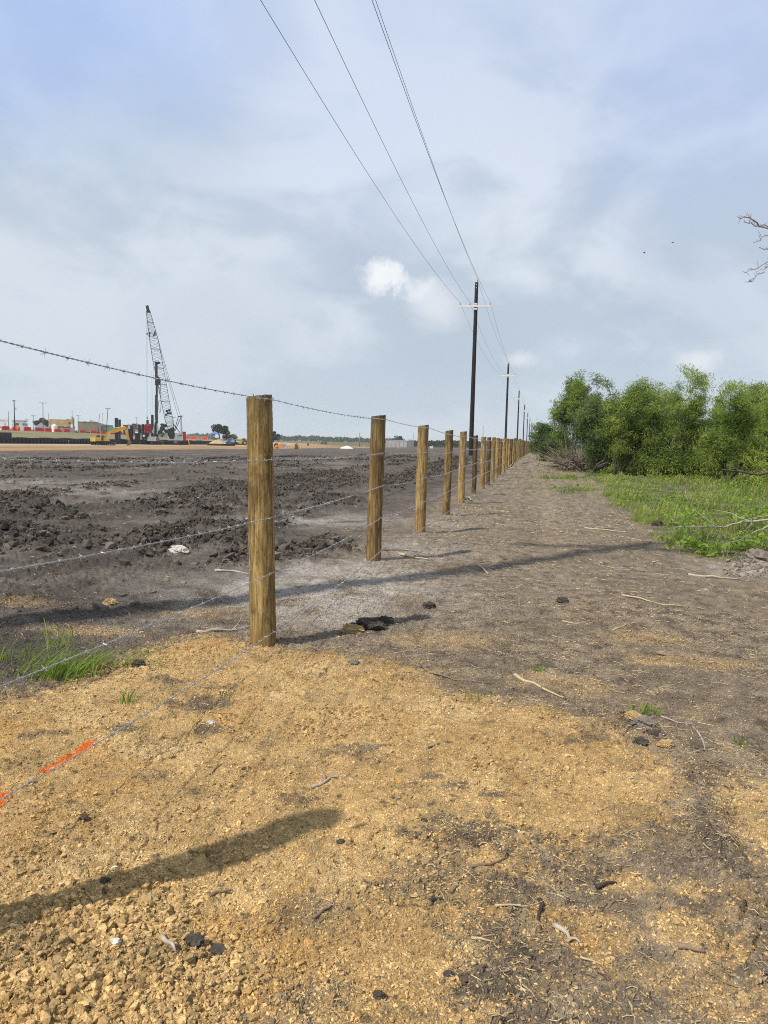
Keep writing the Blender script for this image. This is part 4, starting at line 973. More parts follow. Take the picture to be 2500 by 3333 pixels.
# --- drilling rig: grey tracked base and olive mast
def rig():
    px0, pyb, Y = 503.0, 1446.0, 183
    T = lambda pts: tr(px0, pyb, Y, pts, C2)
    root = thing('drilling_rig', 'grey tracked piling rig with a dark olive vertical mast', 'piling rig', spot(px0, Y), face(px0))
    def pr(name, pts, y0, y1, m, par=None): b = MB(); b.prism(T(pts), y0, y1); return b.build(name, m, par or root)
    track(root, T([(325, 0)])[0][0] * 0 - 1.9, .9, 3.2, .85, .7, math.radians(20)); track(root, .5, -.7, 2.8, .85, .7, math.radians(25))
    olive = mat('olive_steel', (.060, .064, .052), .55, .3, var=.3, scale=.8)
    mast = pr('mast', [(430, 1660), (433, 845), (466, 845), (470, 1400), (474, 1660)], -.3, .3, olive)
    pr('mast_head', [(425, 828), (500, 832), (498, 848), (466, 866), (434, 862)], -.35, .35, blk, mast)
    pr('hammer', [(432, 1030), (442, 1016), (470, 1018), (498, 1050), (508, 1090), (494, 1135), (466, 1140), (436, 1130)], -.75, -.32, blk, mast)
    b = MB(); p, q = T([(440, 1140), (440, 1270)]); b.beam((p[0], -.42, p[1]), (q[0], -.42, q[1]), .16); b.build('ram_cylinder', whitep, mast)
    b = MB()
    for i in range(46): x, z = T([(472, 1165 + i * 11)])[0]; b.box((x, -.1, z), (.06, .3, .06))
    b.build('rack', blk, mast)
    b = MB()
    for pts in ([(500, 1100), (508, 1250), (510, 1400), (505, 1490), (495, 1505), (484, 1480), (478, 1350), (505, 1340)], [(470, 1130), (492, 1180), (498, 1260)]):
        b.tube([(x, -.5, z) for x, z in T(pts)], .06, 6)
    b.build('hose', rubber, mast)
    b = MB()
    for a, c in (((420, 1650), (418, 1790)), ((462, 1650), (462, 1790)), ((438, 1600), (400, 1770)), ((470, 1640), (478, 1750))): p, q = T([a, c]); b.beam((p[0], -.45, p[1]), (q[0], -.45, q[1]), .2)
    b.build('mast_brace', greyp, root)
    pr('lower_mast', [(428, 1655), (476, 1655), (480, 1840), (410, 1840)], -.45, .35, blk)
    pr('cab', [(262, 1862), (262, 1790), (285, 1768), (335, 1772), (335, 1862)], -1.0, .8, blk)
    b = MB(); x, z = T([(290, 1812)])[0]; b.box((x, -1.02, z), (.42, .03, .42)); b.build('window', whitep, root)
    body = pr('body', [(335, 1880), (340, 1825), (440, 1822), (485, 1845), (495, 1865), (470, 1882)], -1.2, 1.2, greyp)
    b = MB(); b.disc((T([(470, 1860)])[0][0], -1.0, T([(470, 1860)])[0][1]), .45, .5, 12); b.build('hose_drum', rust, root)
    pr('power_pack', [(290, 1770), (300, 1655), (385, 1650), (392, 1775)], 1.3, 2.4, mat('pack_red', (.30, .03, .035), .6, var=.3), root)
    b = MB()
    for i in range(5): x, z = T([(312 + 16 * i, 1710)])[0]; b.box((x, 1.28, z), (.12, .04, 1.2))
    b.build('cooling_grille', mat('dark_red', (.2, .02, .02), .6), root)
    return root
rig()
# --- barriers
def barricade_mesh(m):
    b = MB(); b.prism([(-.9, 0), (-.9, .12), (-.84, .2), (-.84, .86), (-.78, .92), (.78, .92), (.84, .86), (.84, .2), (.9, .12), (.9, 0), (.5, 0), (.5, .1), (.25, .1), (.25, 0), (-.25, 0), (-.25, .1), (-.5, .1), (-.5, 0)], -.26, .26)
    b.prism([(-.7, .92), (-.66, 1.02), (.66, 1.02), (.7, .92)], -.2, .2); return b
BAR = [(19, 205, 'leftmost red water barrier, beside the white feather banner'), (53, 212, 'red water barrier behind the orange diamond sign'), (90, 222, 'red water barrier in front of the grey portable cabin'), (126, 230, 'red water barrier in front of the low metal-roofed shed'),
       (157, 236, 'red water barrier in front of the pinkish building'), (188, 246, 'red water barrier just left of the worker in a yellow vest'), (218, 246, 'red water barrier in front of the white pickup truck'), (269, 252, 'red water barrier between the pickup truck and the white vans'),
       (305, 256, 'red water barrier in front of the two white vans'), (337, 266, 'red water barrier above the excavator cab'), (368, 266, 'red water barrier behind the excavator boom, left of the tallest pile')]
proto = None
for px0, Y, lab in BAR + [(610, 250, 'orange barrier beside the red tank'), (632, 258, 'orange barrier, middle one left of the blue canopy'), (666, 262, 'orange barrier nearest the blue canopy')]:
    orng = px0 > 600; key = orng
    S = spot(px0, Y)
    if not orng:
        o = thing('water_barrier', lab, 'barrier', S, face(px0) + .25, 'red plastic barriers lined up along the top of the bank')
        if proto is None:
            b = barricade_mesh(redp); proto = b.build('body', redp, o).data; b = MB(); b.box((0, -.275, .55), (1.2, .03, .35)); proto2 = b.build('recess', mat('dark_red2', (.36, .025, .03), .6), o).data
        else: link('body', proto, o); link('recess', proto2, o)
        o.scale = (1.12,) * 3 if Y < 215 else (1.2,) * 3
    else:
        o = thing('water_barrier', lab, 'barrier', S, face(px0), 'orange plastic barriers in front of the canopy'); b = barricade_mesh(ora); b.build('body', ora, o); b = MB(); b.box((0, -.275, .55), (1.2, .03, .3)); b.build('recess', mat('deep_orange', (.6, .08, .03), .6), o)
# --- buildings and cabins
def bld(name, lab, cat, px0, px1, pyt, pyb, Y, m, dep=6, roofm=None, roof='flat', wins=(), winm=None, doors=(), extra=0):
    px = (px0 + px1) / 2; S = spot(px, Y); k = Y / FPX; w = (px1 - px0) * k
    zt = max(AT(px, pyt, Y).z - S.z, 1.0); zb = AT(px, pyb, Y).z - S.z
    o = thing(name, lab, cat, S + Vector((0, dep / 2, 0)), face(px)); b = MB(); hr = zt * .0
    if roof == 'flat': b.box((0, 0, (zt - .4) / 2 - .2), (w, dep, zt)); b.build('wall', m, o); b = MB(); b.box((0, 0, zt - .35), (w + .25, dep + .25, .18)); b.build('roof', roofm or m, o)
    else:
        e = zt * (.62 if roof == 'gable' else .8); b.box((0, 0, (e - .6) / 2), (w, dep, e + .6)); b.build('wall', m, o); b = MB()
        if roof == 'gable': b.prism([(-w / 2 - .3, e), (0, zt), (w / 2 + .3, e), (w / 2 + .3, e - .12), (-w / 2 - .3, e - .12)], -dep / 2 - .2, dep / 2 + .2)
        else: b.prism([(-w / 2 - .2, zt), (w / 2 + .2, e), (w / 2 + .2, e - .12), (-w / 2 - .2, e - .12)], -dep / 2 - .2, dep / 2 + .2)
        b.build('roof', roofm or m, o)
    for a, c, y0, y1 in wins:
        b = MB(); b.box(((a + c - px0 - px1) / 2 * k, -dep / 2 - .02, AT(px, (y0 + y1) / 2, Y).z - S.z), ((c - a) * k, .08, (y1 - y0) * k)); b.build('window', winm or glass, o)
    for a, c, y0, y1 in doors:
        b = MB(); b.box(((a + c - px0 - px1) / 2 * k, -dep / 2 - .02, AT(px, (y0 + y1) / 2, Y).z - S.z), ((c - a) * k, .08, (y1 - y0) * k)); b.build('door', glass, o)
    return o, S, k, w, zt
cream = mat('cabin_offwhite', (.52, .54, .56), .7, var=.1, scale=.5); tan = mat('tan_panel', (.58, .41, .20), .65, var=.12, scale=.6); brown = mat('tan_metal', (.26, .215, .15), .7, var=.15, scale=.4); pinkb = mat('pinkish_wall', (.38, .31, .28), .8, var=.15)
dgrey = mat('dark_fence_mesh', (.10, .10, .10), .8, var=.3); mroof = mat('metal_roof', (.46, .48, .49), .5, .2, var=.12)
bld('site_office', 'off-white flat-roofed site office behind the black poles on the left', 'office', 30, 75, 1365, 1396, 300, cream, 7, mroof, wins=[(40.5, 48, 1377, 1384), (60, 63, 1377, 1384), (64.5, 68, 1377, 1384), (64, 68, 1370.5, 1372)], doors=[(35, 38, 1373, 1384)])
bld('white_trailer', 'tall white box trailer at the far left edge', 'trailer', -20, 14, 1363, 1394, 300, whitep, 5, mroof, doors=[(4, 9, 1379, 1386)])
bld('portable_cabin', 'slim pale grey upright cabin beside the site office', 'cabin', 77, 86, 1377, 1401, 262, greyp, 2.2, mroof, doors=[(78.5, 84, 1379, 1384)])
bld('metal_shed', 'low shed with a pale metal gable roof under the oak', 'shed', 101, 137, 1375, 1398, 330, dgrey, 9, mroof, 'gable')
bld('dark_lean_to', 'dark open lean-to right of the metal-roofed shed', 'shed', 113, 146, 1387, 1400, 316, mat('lean_to_dark', (.06, .065, .07), .8), 4, mroof, 'mono')
bld('pink_building', 'low pinkish-grey building under the tan shipping container', 'building', 148, 226, 1385, 1404, 300, pinkb, 9, mat('dusty_roof', (.42, .33, .28), .8), wins=[(156, 166, 1386, 1391)])
# tan container, ribbed
px = 192; Y = 296; S = spot(px, Y); k = Y / FPX; w = 69 * k; z0 = AT(px, 1386, Y).z - S.z + .05; z1 = AT(px, 1365, Y).z - S.z
o = thing('shipping_container', 'tan ribbed shipping container raised behind the pinkish building', 'container', S + Vector((0, 2, 0)), face(px) + .02)
b = MB(); b.box((0, 0, (z0 + z1) / 2), (w, 2.4, z1 - z0)); 
for q in range(20): b.box((-w / 2 + w * (q + .5) / 20, -1.23, (z0 + z1) / 2), (w / 40, .1, (z1 - z0) * .86))
b.build('shell', tan, o); b = MB()
for x in (-w / 2 + .1, w / 2 - .1): b.box((x, -1.26, (z0 + z1) / 2), (.2, .12, z1 - z0 + .05))
b.box((0, -1.26, z1 - .05), (w, .12, .16)); b.box((0, -1.26, z0 + .05), (w, .12, .16)); b.build('frame', tan, o); b = MB(); b.box((w / 2 - 1.0, -1.31, (z0 + z1) / 2 - .1), (.9, .03, .9)); b.build('door_plate', rust, o)
b = MB(); 
for x in (-w / 2 + .5, 0, w / 2 - .5): b.box((x, 0, z0 / 2), (.3, 2.3, z0))
b.build('support_leg', pinkb, o)
o, S, k, w, zt = bld('warehouse', 'large tan metal-sided building with rooftop units', 'warehouse', 236, 297, 1370, 1402, 340, brown, 14, mat('tan_roof', (.33, .28, .21), .8))
b = MB()
for a, c, h in ((272, 281, 6), (283, 290, 3), (254, 262, 2)): b.box(((a + c) / 2 * k - 266.5 * k, 0, zt + h * k / 2 - .3), ((c - a) * k, 3, h * k + .2))
b.build('roof_unit', greyp, o)
bld('sloped_building', 'grey-brown building with a roof sloping down to the right', 'building', 297, 342, 1374, 1404, 345, mat('greybrown_wall', (.22, .20, .17), .8, var=.2), 9, mat('greybrown_roof', (.28, .26, .23), .8), 'mono')
bld('block_tower', 'small square block rising above the sloping roof', 'tower', 321, 327, 1375, 1403, 338, mat('block_grey', (.25, .235, .21), .85), 1.5)
bld('green_tank', 'teal green box tank behind the light pole', 'tank', 350, 364, 1382, 1402, 320, mat('teal_paint', (.08, .30, .24), .6), 3)
bld('far_hut', 'dark flat-roofed hut half hidden behind the sheet piles', 'hut', 394, 436, 1381, 1402, 330, mat('hut_dark', (.08, .075, .07), .85), 6, mat('hut_roof', (.15, .14, .13), .8))
bld('concrete_pillar', 'pale concrete pillar block behind the excavator stick', 'pillar', 414, 421, 1379, 1400, 300, mat('pillar_concrete', (.42, .39, .34), .9), 2)
# site fence
def meshfence(name, lab, px0, px1, Y0, Y1, h, m, post=2.5):
    A = spot(px0, Y0); B = spot(px1, Y1); n = int((B - A).length / post); o = thing(name, lab, 'fence', A, 0)
    b = MB()
    for i in range(n + 1): p = A.lerp(B, i / n) - A; p.z = float(hbase(*(A + p)[:2])) - A.z; b.beam((p.x, p.y, p.z - .3), (p.x, p.y, p.z + h), .09)
    b.build('post', steel, o); return o, A, B
o, A, B = meshfence('site_fence', 'dark screened site fence behind the parked vehicles', 224, 342, 312, 330, 2.1, dgrey)
b = MB(); n = 24
for i in range(n):
    p = A.lerp(B, i / n); q = A.lerp(B, (i + 1) / n); z0 = float(hbase(p.x, p.y)) - A.z; z1 = float(hbase(q.x, q.y)) - A.z; b.add([(p.x - A.x, p.y - A.y, z0), (q.x - A.x, q.y - A.y, z1), (q.x - A.x, q.y - A.y, z1 + 2), (p.x - A.x, p.y - A.y, z0 + 2), (p.x - A.x, p.y - A.y + .05, z0), (q.x - A.x, q.y - A.y + .05, z1), (q.x - A.x, q.y - A.y + .05, z1 + 2), (p.x - A.x, p.y - A.y + .05, z0 + 2)], [(0, 1, 2, 3), (4, 7, 6, 5), (3, 2, 6, 7)])
b.build('screen', dgrey, o)
o, A, B = meshfence('chain_link_fence', 'faint chain link fence left of the blue canopy', 606, 676, 300, 312, 1.6, steel)
b = MB()
for h in (.1, .85, 1.58): b.tube([tuple(A.lerp(B, i / 8) - A + Vector((0, 0, h))) for i in range(9)], .03, 5)
for i in range(60): p = A.lerp(B, i / 60) - A; q = A.lerp(B, (i + 1) / 60) - A; b.beam(p + Vector((0, 0, .1)), q + Vector((0, 0, 1.55)), .02); b.beam(p + Vector((0, 0, 1.55)), q + Vector((0, 0, .1)), .02)
b.build('mesh_panel', steel, o)
# --- water tank
px = 178; Y = 290; S = spot(px, Y); k = Y / FPX; zt = AT(px, 1381, Y).z - S.z; r = 9.2 * k
o = thing('water_tank', 'white ribbed plastic water tank with a domed top', 'tank', S, 0); b = MB(); pf = [(r, -.2)]
for i in range(8): z = zt * .85 * (i + .5) / 8; pf += [(r, z - .1), (r * .97, z), (r, z + .1)]
pf += [(r * .95, zt * .88), (r * .6, zt * .97), (r * .2, zt)]; b.tube_z(pf, 18, (0, 0, 0)); b.build('shell', mat('tank_white', (.62, .62, .60), .6, var=.08), o, True); b = MB(); b.tube_z([(.35, zt - .05), (.35, zt + .12)], 10, (0, 0, 0)); b.build('lid', greyp, o)
# --- round tan silo
px = 235.5; Y = 380; S = spot(px, Y); k = Y / FPX; zt = AT(px, 1356, Y).z - S.z; r = 7 * k
o = thing('round_silo', 'squat tan silo rising above the warehouse roof', 'silo', S, 0); b = MB(); b.tube_z([(r, -.2), (r, zt * .85), (r * .7, zt * .96), (.2, zt)], 16, (0, 0, 0)); b.build('shell', mat('silo_tan', (.36, .31, .24), .8), o, True); b = MB(); b.box((0, 0, zt + .1), (.5, .5, .4)); b.build('vent_cap', greyp, o)
# --- small utility and lamp posts around the site
SP = [(29, 1338, 'plain', 286, 'plain grey pole behind the white feather banner'), (48.5, 1302, 'thick', 268, 'thick black pole with hanging gear, beside the orange sign'), (52, 1347, 'plainb', 272, 'shorter leaning black pole touching the thick black one'), (88, 1364, 'cross', 420, 'faint far pole with a thin crossarm right of the site office'),
      (110.5, 1351, 'trans', 350, 'grey pole with a crossarm and transformer over the metal shed'), (141.5, 1309, 'cross2', 300, 'tall grey pole with a wide crossarm in front of the oak'), (159.5, 1345, 'plain', 330, 'thin grey pole at the left end of the tan container'), (236.5, 1338, 'lamp', 330, 'twin-headed lamp post in front of the round silo'),
      (256, 1351, 'cross', 380, 'short dark pole with crossarm above the warehouse roof'), (320, 1348, 'lean', 320, 'dark leaning pole beside the sloping-roofed building'), (335, 1346, 'lamp', 300, 'slender lamp post between two dark leaning poles'), (347.5, 1327, 'leanx', 292, 'tall dark leaning pole with a crossarm, right of the vans'),
      (445.5, 1358, 'trans', 360, 'far pole with transformers left of the red machine'), (566, 1356, 'cross', 360, 'far pole with a crossarm just behind the boom foot'), (591, 1352, 'cross', 380, 'far pole with a crossarm right of the crane gantry'), (1571, 1388, 'lamp1', 260, 'small lone lamp pole between two big black utility poles'),
      (1346, 1415, 'lamp1', 330, 'thin lamp pole at the right end of the concrete building'), (1176, 1420, 'plain', 520, 'tiny far pole beside the lone timber pole'), (924, 1419, 'plain', 600, 'tiny far mast above the orange machine')]
polegrey = mat('pole_grey', (.17, .165, .16), .8, var=.3); poleblk = mat('pole_black', (.03, .028, .027), .8, var=.3)
for px, pyt, ty, Y, lab in SP:
    S = spot(px - (3 if ty in ('leanx',) else 2 if ty == 'lean' else 0), Y); k = Y / FPX; h = AT(px, pyt, Y).z - S.z; m = poleblk if ty in ('thick', 'plainb', 'leanx') else polegrey
    o = thing('lamp_post' if ty.startswith('lamp') else 'power_pole', lab, 'lamp post' if ty.startswith('lamp') else 'pole', S, face(px), 'small poles standing around the building site')
    r = {'thick': .19, 'plainb': .17, 'cross2': .16, 'lamp': .08, 'lamp1': .1}.get(ty, .14); ln = {'lean': .8, 'leanx': .9, 'plainb': -.35}.get(ty, 0)
    b = MB(); b.tube([(0, 0, -.3), (ln, 0, h)], [r, r * .75], 8); b.build('pole', m, o, True)
    if ty in ('cross', 'cross2', 'trans', 'leanx', 'thick'):
        w = {'cross2': 2.7, 'thick': 1.2}.get(ty, 1.9); b = MB(); b.box((ln, -.15, h - .35), (w, .1, .14)); b.build('crossarm', m, o)
        for x in (-w * .45, -w * .2, w * .45): b = MB(); b.tube_z([(.05, 0), (.09, .1), (.05, .28)], 6, (ln + x, -.15, h - .28)); b.build('insulator', porc, o)
    if ty in ('trans', 'thick'):
        b = MB()
        for x in ((-.35, .35) if ty == 'trans' else (.45,)): b.tube_z([(.2, 0), (.22, .1), (.22, .75), (.15, .85)], 10, (x, -.2, h * (.62 if ty == 'trans' else .68)))
        b.build('transformer', greyp, o)
    if ty == 'lamp':
        for x in (-.55, .55): b = MB(); b.box((x, 0, h), (.6, .35, .12)); b.build('lamp_head', whitep, o)
        b = MB(); b.box((0, 0, h - .03), (1.0, .08, .08)); b.build('bracket', polegrey, o)
    if ty == 'lamp1': b = MB(); b.box((0, -.15, h), (.3, .6, .16)); b.build('lamp_head', steel, o)
# --- feather banner, diamond sign
px = 20; Y = 226; S = spot(px, Y); k = Y / FPX; h = AT(px, 1358, Y).z - S.z
o = thing('feather_banner', 'white feather banner on a curved staff by the site office', 'banner', S, face(px)); b = MB(); x0 = -.35
P_ = [(-.32, h * .16), (-.3, h * .6), (-.12, h * .88), (.2, h * .99), (.36, h * .97), (.38, h * .8), (.22, h * .45), (.14, h * .16)]; b.prism(P_, -.02, .02); b.build('flag', whitep, o)
b = MB(); b.tube([(-.34, 0, -.2), (-.33, 0, h * .6), (-.14, 0, h * .9), (.2, 0, h)], .03, 6); b.build('staff', steel, o)
b = MB(); 
for z in (.35, .45, .55, .65, .75): b.box((-.08 + .1 * (z > .6), -.03, h * z), (.16, .02, .2))
b.build('printed_mark', greyp, o)
px = 57; Y = 200; S = spot(px, Y); k = Y / FPX; zc = AT(px, 1391.5, Y).z - S.z; r = 6.6 * k
o = thing('diamond_sign', 'orange diamond road work sign by the thick black pole', 'sign', S, face(px)); b = MB(); b.prism([(-r, zc), (0, zc + r * 1.15), (r, zc), (0, zc - r * 1.15)], -.03, .0); b.build('panel', mat('sign_orange', (.95, .22, .03), .5, var=.05), o)
b = MB(); b.beam((0, .04, -.2), (0, .04, zc), .07); b.build('stand', steel, o)
# --- vehicles
def vehicle(kind, lab, px, Y, L_, flip=False, rzx=0.0, m=None):
    m = m or whitep; o = thing(kind, lab, 'truck' if 'pickup' in kind else 'van', spot(px, Y), face(px) + rzx)
    sc = L_ / 5.6
    if 'pickup' in kind: prof = [(-2.8, .55), (-2.8, .95), (-2.6, 1.12), (-1.6, 1.2), (-.9, 1.82), (.55, 1.85), (.75, 1.2), (2.75, 1.2), (2.8, .55)]; cabw = [(-1.45, 1.22), (-.85, 1.74), (.45, 1.76), (.58, 1.22)]
    else: prof = [(-2.8, .45), (-2.8, 1.05), (-2.5, 1.25), (-1.9, 1.95), (-1.6, 2.1), (2.6, 2.1), (2.8, 1.9), (2.8, .45)]; cabw = [(-2.3, 1.3), (-1.85, 1.9), (-1.0, 1.92), (-1.0, 1.3)]
    f = -1 if flip else 1
    S_ = lambda P: [(x * f * sc, z * sc) for x, z in P]
    b = MB(); b.prism(S_(prof), -.95 * sc, .95 * sc); b.build('body', m, o)
    b = MB(); b.prism(S_(cabw), -.97 * sc, -.952 * sc); b.prism(S_(cabw), .952 * sc, .97 * sc); b.build('side_window', glass, o)
    if 'van' in kind: b = MB(); [b.prism(S_([(x, 1.35), (x, 1.9), (x + .9, 1.9), (x + .9, 1.35)]), -.97 * sc, -.952 * sc) for x in (-.8, .3, 1.4)]; b.build('rear_window', glass, o)
    for x in (-1.8, 1.75):
        for y in (-.86, .86):
            b = MB(); b.disc((x * f * sc, y * sc, .4 * sc), .4 * sc, .26 * sc); w_o = b.build('wheel', rubber, o); b = MB(); b.disc((x * f * sc, y * sc * 1.02, .4 * sc), .22 * sc, .26 * sc, 10); b.build('rim', steel, w_o)
    b = MB(); b.box((-2.81 * f * sc, -.65 * sc, .9 * sc), (.05, .3 * sc, .18 * sc)); b.build('headlight', cabg, o)
    b = MB(); b.box((-2.84 * f * sc, 0, .6 * sc), (.12, 1.8 * sc, .2 * sc)); b.build('bumper', greyp, o)
    return o
vehicle('pickup_truck', 'white pickup truck parked in front of the screened fence', 230, 292, 4.7)
vehicle('parked_van', 'white van, left one of two by the leaning poles', 315, 290, 3.1, False); vehicle('parked_van', 'white van, right one of two by the leaning poles', 337, 292, 2.3, False)
vehicle('pickup_truck', 'white pickup truck at the far left edge below the box trailer', -2, 240, 3.4, True)
vehicle('parked_van', 'dark grey van parked behind the orange diamond sign', 96, 300, 3.2, False, 0, greyp)
px = 234; S = spot(px, 298); o = thing('white_board', 'plain white upright panel above the pickup truck', 'panel', S, face(px)); z0 = AT(px, 1392, 298).z - S.z; z1 = AT(px, 1381, 298).z - S.z
b = MB(); b.box((0, 0, (z0 + z1) / 2), (.75, .08, z1 - z0)); b.build('panel', whitep, o); b = MB(); b.beam((-.3, .05, -.2), (-.3, .05, z1), .07); b.beam((.3, .05, -.2), (.3, .05, z1), .07); b.build('leg', steel, o)
# --- worker (skinned figure)
def person(lab, px, Y, h):
    S = spot(px, Y); J = {'pelvis': (0, 0, .93), 'chest': (.02, 0, 1.3), 'neck': (.02, 0, 1.5), 'head': (.04, 0, 1.64), 'top': (.04, 0, 1.75), 'ls': (.02, .19, 1.42), 'le': (.08, .26, 1.15), 'lh': (.22, .22, .98), 'rs': (.02, -.19, 1.42), 're': (-.06, -.26, 1.15), 'rh': (.05, -.26, .90),
         'lp': (0, .1, .9), 'lk': (.16, .11, .5), 'lf': (.12, .11, .07), 'lt': (.30, .12, .03), 'rp': (0, -.1, .9), 'rk': (-.06, -.11, .5), 'rf': (-.22, -.11, .09), 'rt': (-.05, -.12, .03)}
    E = [('pelvis', 'chest'), ('chest', 'neck'), ('neck', 'head'), ('head', 'top'), ('chest', 'ls'), ('ls', 'le'), ('le', 'lh'), ('chest', 'rs'), ('rs', 're'), ('re', 'rh'), ('pelvis', 'lp'), ('lp', 'lk'), ('lk', 'lf'), ('lf', 'lt'), ('pelvis', 'rp'), ('rp', 'rk'), ('rk', 'rf'), ('rf', 'rt')]
    R_ = {'pelvis': .15, 'chest': .16, 'neck': .06, 'head': .105, 'top': .07, 'ls': .075, 'le': .05, 'lh': .04, 'rs': .075, 're': .05, 'rh': .04, 'lp': .1, 'lk': .07, 'lf': .05, 'lt': .04, 'rp': .1, 'rk': .07, 'rf': .05, 'rt': .04}
    ks = list(J); me = bpy.data.meshes.new('person_body'); me.from_pydata([J[q] for q in ks], [(ks.index(a), ks.index(c)) for a, c in E], [])
    root = thing('person', lab, 'person', S, face(px)); root.scale = (h / 1.78,) * 3
    o = link('body', me, root); sk = o.modifiers.new('skin', 'SKIN'); sd_ = me.skin_vertices[0].data
    for i, q in enumerate(ks): sd_[i].radius = (R_[q],) * 2
    sd_[0].use_root = True; o.modifiers.new('sub', 'SUBSURF').levels = 1; me.materials.append(mat('dark_trousers', (.035, .04, .055), .9))
    b = MB(); b.tube_z([(.2, .9), (.215, 1.05), (.23, 1.3), (.2, 1.45), (.09, 1.5)], 12, (.02, 0, 0)); b.build('safety_vest', mat('hi_vis', (.62, .85, .05), .7, var=.05), root, True)
    b = MB(); b.tube_z([(.15, 1.68), (.125, 1.7), (.12, 1.76), (.07, 1.82), (.01, 1.835)], 12, (.04, 0, 0)); b.build('hard_hat', mat('hat_white', (.7, .7, .55), .5), root, True)
    b = MB(); b.tube_z([(.205, 1.1), (.222, 1.1), (.222, 1.16), (.205, 1.16)], 12, (.02, 0, 0)); b.build('reflective_band', steel, root, True)
person('worker walking in a bright yellow-green vest and dark trousers', 200.5, 262, 1.62)
# --- right of the crane
px = 599.5; S = spot(px, 215); k = 215 / FPX; o = thing('red_tank', 'upright dark red steel tank beside the crane house', 'tank', S, face(px)); zt = AT(px, 1406, 215).z - S.z; b = MB(); b.box((0, 0, zt / 2 - .1), (11 * k, .9, zt + .2)); b.build('shell', mat('tank_red', (.33, .03, .035), .55, var=.2), o); b = MB(); [b.box((x, -.47, zt / 2), (.07, .06, zt * .9)) for x in (-.3, 0, .3)]; b.build('rib', mat('tank_red', (0, 0, 0)), o); b = MB(); b.box((0, 0, zt + .04), (12 * k, 1.0, .1)); b.build('lid', redp, o)
lathm = mat('lath_orange', (.9, .22, .08), .6, var=.08); woodl = mat('stake_wood', (.48, .36, .20), .8, var=.2)
for px, pyb, pyt, lean, m, lab, wd in ((618.5, 1456, 1427, -.22, lathm, 'long leaning orange marker stake in front of the crane track', .14), (414, 1466, 1456, -.03, lathm, 'short orange marker at the edge of the dark field', .12), (223.5, 1445, 1432, .01, woodl, 'pale wooden stake in front of the sheet pile wall', .12),
        (1296, 1459, 1447, .06, woodl, 'yellow wooden stake in front of the concrete building', .16), (1185, 1460, 1449, 0, woodl, 'wooden stake at the field edge left of the dark-topped post', .14), (978.5, 1455, 1447, 0, woodl, 'short stake beside the tan auger', .1), (88, 1442, 1438, 0, woodl, 'tiny pale stake against the wall near the left edge', .1)):
    d = ray(px, pyb); Y = 150
    for it in range(40):
        zt = float(hbase(d.x / d.y * Y, Y)); Yn = (zt - H) / (d.z / d.y); Y = min(max(.5 * Y + .5 * Yn, 30), 260) if d.z < 0 else 150
    S = spot(px, Y); k = Y / FPX; h = (pyb - pyt) * k; o = thing('marker_stake', lab, 'stake', S, face(px), 'survey stakes at the edge of the building site'); b = MB(); b.beam((0, 0, -.2), (lean * h, 0, h), wd * Y / 150, .04); b.build('lath', m, o)
    b = MB(); b.box((lean * h * .8 + .06, -.04, h * .82), (.16, .02, .12)); b.build('ribbon', lathm if m is woodl else whitep, o)
# canopy
px = 699; Y = 270; S = spot(px, Y); k = Y / FPX; e = AT(px, 1411, Y).z - S.z; tp = AT(px, 1403.5, Y).z - S.z; w = 13.5 * k
o = thing('canopy_tent', 'blue pop-up canopy with open sides in front of the oak', 'canopy', S, face(px)); b = MB()
b.add([(-w, -w, e), (w, -w, e), (w, w, e), (-w, w, e), (0, 0, tp), (-w, -w, e - .25), (w, -w, e - .25), (w, w, e - .25), (-w, w, e - .25)], [(0, 1, 4), (1, 2, 4), (2, 3, 4), (3, 0, 4), (0, 5, 6, 1), (1, 6, 7, 2), (2, 7, 8, 3), (3, 8, 5, 0)]); b.build('canopy', mat('canopy_blue', (.10, .18, .48), .7), o)
for x in (-1, 1):
    for y in (-1, 1): b = MB(); b.beam((x * w * .96, y * w * .96, -.1), (x * w * .96, y * w * .96, e), .08); b.build('leg', steel, o)
o = thing('work_bench', 'brown barrier of boards under the blue canopy', 'bench', S + Vector((.6, -1.8, 0)), face(px)); b = MB(); b.box((0, 0, .95), (3.2, .7, .1)); b.build('top', rust, o); b = MB(); b.box((0, -.3, .5), (3.1, .06, .75)); b.build('panel', rust, o)
for x in (-1.5, 1.5): b = MB(); b.box((x, 0, .45), (.1, .6, .9)); b.build('leg', rust, o)
# articulated dump truck
px, Y = 795, 235; S = spot(px, Y); T = lambda pts: tr(px, 1350 + 428 * .19289, Y, pts, C3)
o = thing('dump_truck', 'yellow articulated dump truck half hidden behind the nearest post', 'dump truck', S, face(px))
def pr(name, pts, y0, y1, m, par): b = MB(); b.prism(T(pts), y0, y1); return b.build(name, m, par)
pr('bonnet', [(690, 372), (760, 352), (765, 400), (735, 405), (700, 385)], -1.1, 1.1, yel, o); c = pr('cab', [(762, 380), (765, 312), (825, 310), (840, 350), (835, 385)], -1.0, .6, yel, o); b = MB(); b.prism(T([(769, 345), (771, 318), (820, 316), (830, 345)]), -1.03, -1.01); b.build('window', glass, c)
pr('chassis', [(740, 405), (760, 380), (1010, 385), (1010, 410), (740, 420)], -.7, .7, blk, o); pr('dump_body', [(845, 385), (850, 335), (1000, 320), (1040, 345), (1000, 392)], -1.4, 1.4, yel, o)
for x in (815, 930, 985):
    for y in (-1.1, 1.1): q = T([(x, 400)])[0]; b = MB(); b.disc((q[0], y, .72), .74, .55, 16); w_o = b.build('wheel', rubber, o); b = MB(); b.disc((q[0], y * 1.02, .72), .36, .56, 10); b.build('rim', yel, w_o)
